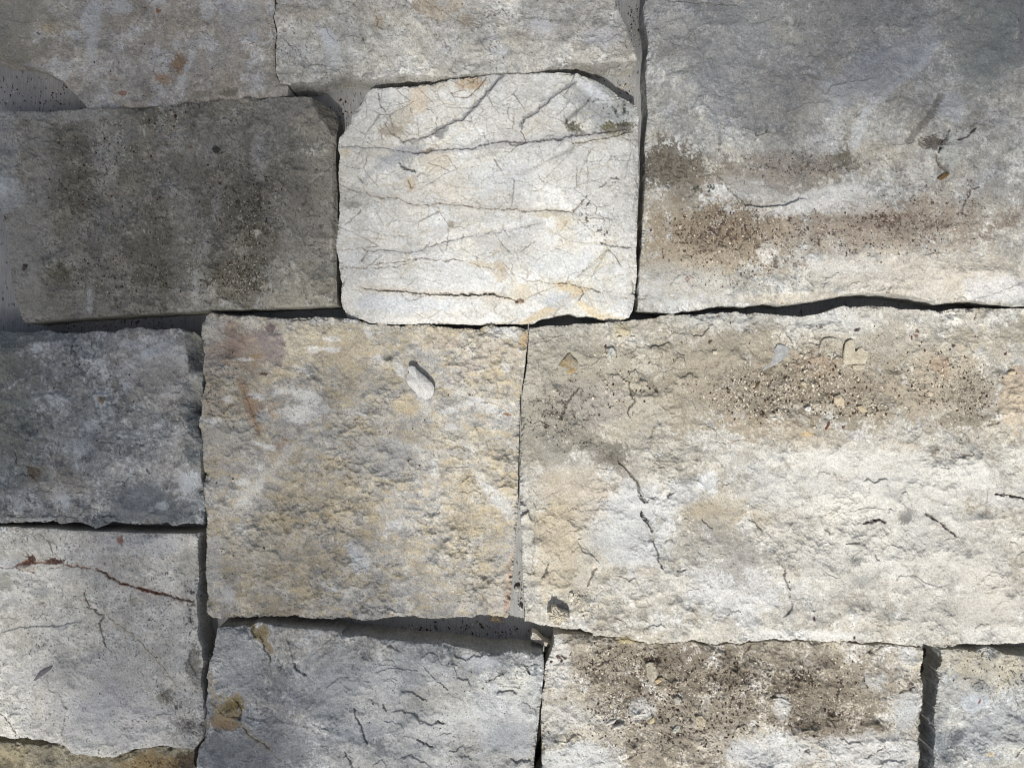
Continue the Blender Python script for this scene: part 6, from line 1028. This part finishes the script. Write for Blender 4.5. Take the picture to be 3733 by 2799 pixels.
for key, tile, cx, cy, rx, ry, cnt, dark, mn, mxx in patches:
    wx_, wy_, wz = REG[key] if key else GRD
    pt = []
    for _ in range(int(cnt * 1.5)):
        a = rg.random() * 6.283; r = rg.random() ** .5 * (0.55 + .6 * rg.random())
        pt.append((cx + rx * r * math.cos(a), cy + ry * r * math.sin(a)))
    pt = np.array(P(tile, pt)); gx, gy = world_xy(pt[:, 0], pt[:, 1], .05 if key else 0)
    x0, x1, y0, y1 = gx.min() - .01, gx.max() + .01, gy.min() - .01, gy.max() + .01
    sel = (wx_ > x0) & (wx_ < x1) & (wy_ > y0) & (wy_ < y1); sx, sy, sz = wx_[sel], wy_[sel], wz[sel]
    if len(sx) == 0: continue
    for x, y in zip(gx, gy):
        i = np.argmin((sx - x) ** 2 + (sy - y) ** 2)
        if (sx[i] - x) ** 2 + (sy[i] - y) ** 2 > 4e-6: continue
        size = (mn + (mxx - mn) * rg.random() ** 2.6) * .85e-3
        sc = size * np.array([1 + .6 * rg.random(), 1, .55 + .3 * rg.random()])
        q = np.array(Quaternion((rg.random() - .5, (rg.random() - .5) * .3, (rg.random() - .5) * .3, rg.random() - .5)).normalized().to_matrix())
        V = (BASEV * sc * (1 + .25 * (rg.random((10, 3)) - .5))) @ q.T + np.array([sx[i], sy[i], sz[i] + sc[2] * .35])
        dk = rg.random() < dark
        cc = np.array((78, 60, 48) if dk else (222, 212, 192), float) + (rg.random() - .5) * (24 if dk else 44)
        if key and key in 'df' and not dk: cc = cc * .88
        ICO_V.append(V); GF.append(HF + nv); GC.append(np.tile(lin(cc) * ALB, (10, 1))); nv += 10
o = link_mesh('grit', np.concatenate(ICO_V), [np.concatenate(GF)], CHIPM, np.concatenate(GC), smooth=False)
tag(o, 'fine crumbs of stone and dirt scattered over the slabs', None, kind='stuff')

# ------------------------------------------------------------------ the tree whose crown dapples the slabs
f_pts = [  # view position (2212 wide), share of sun that gets through
    (100, 80, .12), (300, 120, .18), (600, 100, .38), (900, 80, .55), (1200, 80, .62), (1500, 60, .3), (1500, 200, .35), (1850, 100, .18), (2150, 80, .1), (2150, 250, .25), (1850, 250, .35), (1450, 350, .7), (1800, 400, .85), (2100, 400, .8),
    (60, 450, .14), (400, 450, .10), (650, 450, .2), (250, 620, .12), (600, 620, .25), (900, 300, .72), (1200, 300, .82), (900, 600, 1), (1200, 600, 1), (1600, 600, 1), (2100, 600, 1), (100, 750, .05), (350, 750, .2), (600, 750, .6), (900, 750, .95), (1150, 750, 1), (1500, 800, 1), (2000, 800, 1),
    (100, 1000, .08), (350, 1000, .15), (600, 1000, .55), (900, 1000, .9), (1150, 1000, 1), (1500, 1000, 1), (2000, 1000, 1), (100, 1250, .5), (350, 1250, .25), (550, 1250, .35), (700, 1250, .6), (900, 1250, .85), (1150, 1200, 1), (1500, 1250, 1), (2100, 1250, 1),
    (40, 1480, 1), (220, 1480, .55), (350, 1450, .3), (520, 1450, .14), (700, 1450, .35), (900, 1450, .65), (1100, 1450, .85), (1300, 1450, 1), (1700, 1450, 1), (2100, 1450, 1), (60, 1600, .9), (250, 1600, .4), (500, 1620, .1), (800, 1620, .5), (1000, 1620, .75), (1300, 1620, 1), (1700, 1620, 1), (2150, 1620, .9),
    (-300, 100, .1), (-300, 800, .1), (-300, 1500, .5), (2500, 100, .1), (2500, 900, 1), (2500, 1600, 1), (1100, -300, .3), (200, -300, .1), (2000, -300, .1), (500, 2000, .3), (1500, 2000, 1), (2300, 2000, 1)]
fp = np.array(f_pts, float)
def sun_share(px, py):
    d2 = (fp[:, 0] - px) ** 2 + (fp[:, 1] - py) ** 2
    w_ = np.exp(-d2 / (2 * 120.0 ** 2)) + 1e-6 / (d2 + 1)
    return float((w_ * fp[:, 2]).sum() / w_.sum())
DIST = 13.0                                    # metres up the sun's rays to the middle of the crown
su = np.array([1., 0, 0]); su -= SUNV * su.dot(SUNV); su /= np.linalg.norm(su); sv = np.cross(SUNV, su)
rt = np.random.default_rng(12)
LV = []; LC = []; nleaf = 0
LEAF = .040; AREA = LEAF * LEAF * .62 * .62     # mean shaded area of one leaf
x0, x1, y0, y1 = -1.15, 1.15, -.95, .95
base_n = int((x1 - x0) * (y1 - y0) / AREA * 5.0)
for _ in range(base_n):
    gx = x0 + (x1 - x0) * rt.random(); gy = y0 + (y1 - y0) * rt.random()
    px = (gx / (K * 1.2) + 1866.5) * .59257; py = (1399.5 - gy / (K * 1.2)) * .59257
    f = max(sun_share(px, py), .006)
    if f > .975 or rt.random() > -math.log(f) / 5.0: continue
    d = DIST + (rt.random() - .5) * 4
    LV.append(np.array([gx, gy, .05]) + SUNV * d)
def leaf_mesh(name, P_, mat, size):
    P_ = np.array(P_); n = len(P_)
    a = rt.normal(size=(n, 3)); nrm = SUNV + .55 * a; nrm /= np.linalg.norm(nrm, axis=1, keepdims=True)
    t = np.cross(nrm, rt.normal(size=(n, 3))); t /= np.linalg.norm(t, axis=1, keepdims=True); b = np.cross(nrm, t)
    s_ = size * (.7 + .6 * rt.random((n, 1)))
    t = t * s_ * .62; b = b * s_ * .42
    V = np.stack([P_ - t, P_ - t * .3 + b, P_ + t * .45 + b * .8, P_ + t, P_ + t * .45 - b * .8, P_ - t * .3 - b], 1).reshape(-1, 3)
    i = np.arange(n)[:, None] * 6
    F = [np.concatenate([i + 0, i + 1, i + 4, i + 5], 1)[:, [0, 1, 2, 3]], np.concatenate([i + 1, i + 2, i + 3, i + 4], 1)]
    F = [np.concatenate([i + 0, i + 1, i + 5], 1), np.concatenate([i + 1, i + 2, i + 4, i + 5], 1), np.concatenate([i + 2, i + 3, i + 4], 1)]
    return V, F
def plain(name, c, rough=.6):
    m = bpy.data.materials.new(name); m.use_nodes = True; n = m.node_tree.nodes; b = n['Principled BSDF']
    nz = n.new('ShaderNodeTexNoise'); nz.inputs['Scale'].default_value = 6; r = n.new('ShaderNodeValToRGB')
    r.color_ramp.elements[0].color = (*[v * .75 for v in c], 1); r.color_ramp.elements[1].color = (*[min(1, v * 1.25) for v in c], 1)
    m.node_tree.links.new(nz.outputs[0], r.inputs[0]); m.node_tree.links.new(r.outputs[0], b.inputs['Base Color']); b.inputs['Roughness'].default_value = rough
    return m
# the rest of the crown stands round and behind that part, clear of the rays that reach the sunlit slabs
mid = SUNV * DIST
more = []
while len(more) < 5000:
    p = rt.normal(size=3) * np.array([1.5, 1.4, 1.2]); q = mid + np.array([-2.6, -1.2, -.4]) + p
    t = q - np.array([0, 0, .05]); t = t - SUNV * t.dot(SUNV)
    if abs(t.dot(su)) < 1.15 and abs(t.dot(sv)) < .95: continue
    if t.dot(su) > -1.2: continue
    more.append(q)
V, F = leaf_mesh('leaf', LV + more, None, LEAF * 1.0)
tb = np.array([-3.2, -9.6, 0])
root = bpy.data.objects.new('tree', None); C.collection.objects.link(root); root.location = tb.tolist()
tag(root, 'leafy tree below the picture, seen only as dappled shade on the left slabs', 'tree')
cr = link_mesh('crown', V - tb, F, plain('leaf_green', (.07, .11, .04)), smooth=False); cr.parent = root
def tube(path, radii, sides=10):
    V = []; F = []
    for k, (p, r) in enumerate(zip(path, radii)):
        p = np.array(p, float); d = np.array(path[min(k + 1, len(path) - 1)], float) - np.array(path[max(k - 1, 0)], float); d /= np.linalg.norm(d)
        a = np.cross(d, [.3, .9, .1]); a /= np.linalg.norm(a); b = np.cross(d, a)
        for j in range(sides):
            th = 2 * math.pi * j / sides; V.append(p + (a * math.cos(th) + b * math.sin(th)) * r)
    for k in range(len(path) - 1):
        for j in range(sides): F.append((k * sides + j, k * sides + (j + 1) % sides, (k + 1) * sides + (j + 1) % sides, (k + 1) * sides + j))
    return np.array(V), np.array(F)
TV = []; TF = []; nn = 0
for path, rr in (([(0, 0, -.1), (.05, .1, 3), (-.1, .3, 6), (.1, .6, 9), (.4, .9, 11.2)], (.26, .21, .17, .11, .05)), ([(-.05, .25, 5.6), (-.9, .9, 7.6), (-1.4, 1.4, 10)], (.11, .07, .03)), ([(.0, .4, 7.4), (.9, -.3, 9), (1.2, -.9, 10.6)], (.09, .06, .02))):
    v_, f_ = tube(path, rr); TV.append(v_); TF.append(f_ + nn); nn += len(v_)
tk = link_mesh('trunk', np.concatenate(TV), [np.concatenate(TF)], plain('bark', (.12, .09, .07), .9)); tk.parent = root
print('leaves', len(LV), 'verts', sum(len(o.data.vertices) for o in bpy.data.objects if o.type == 'MESH'))
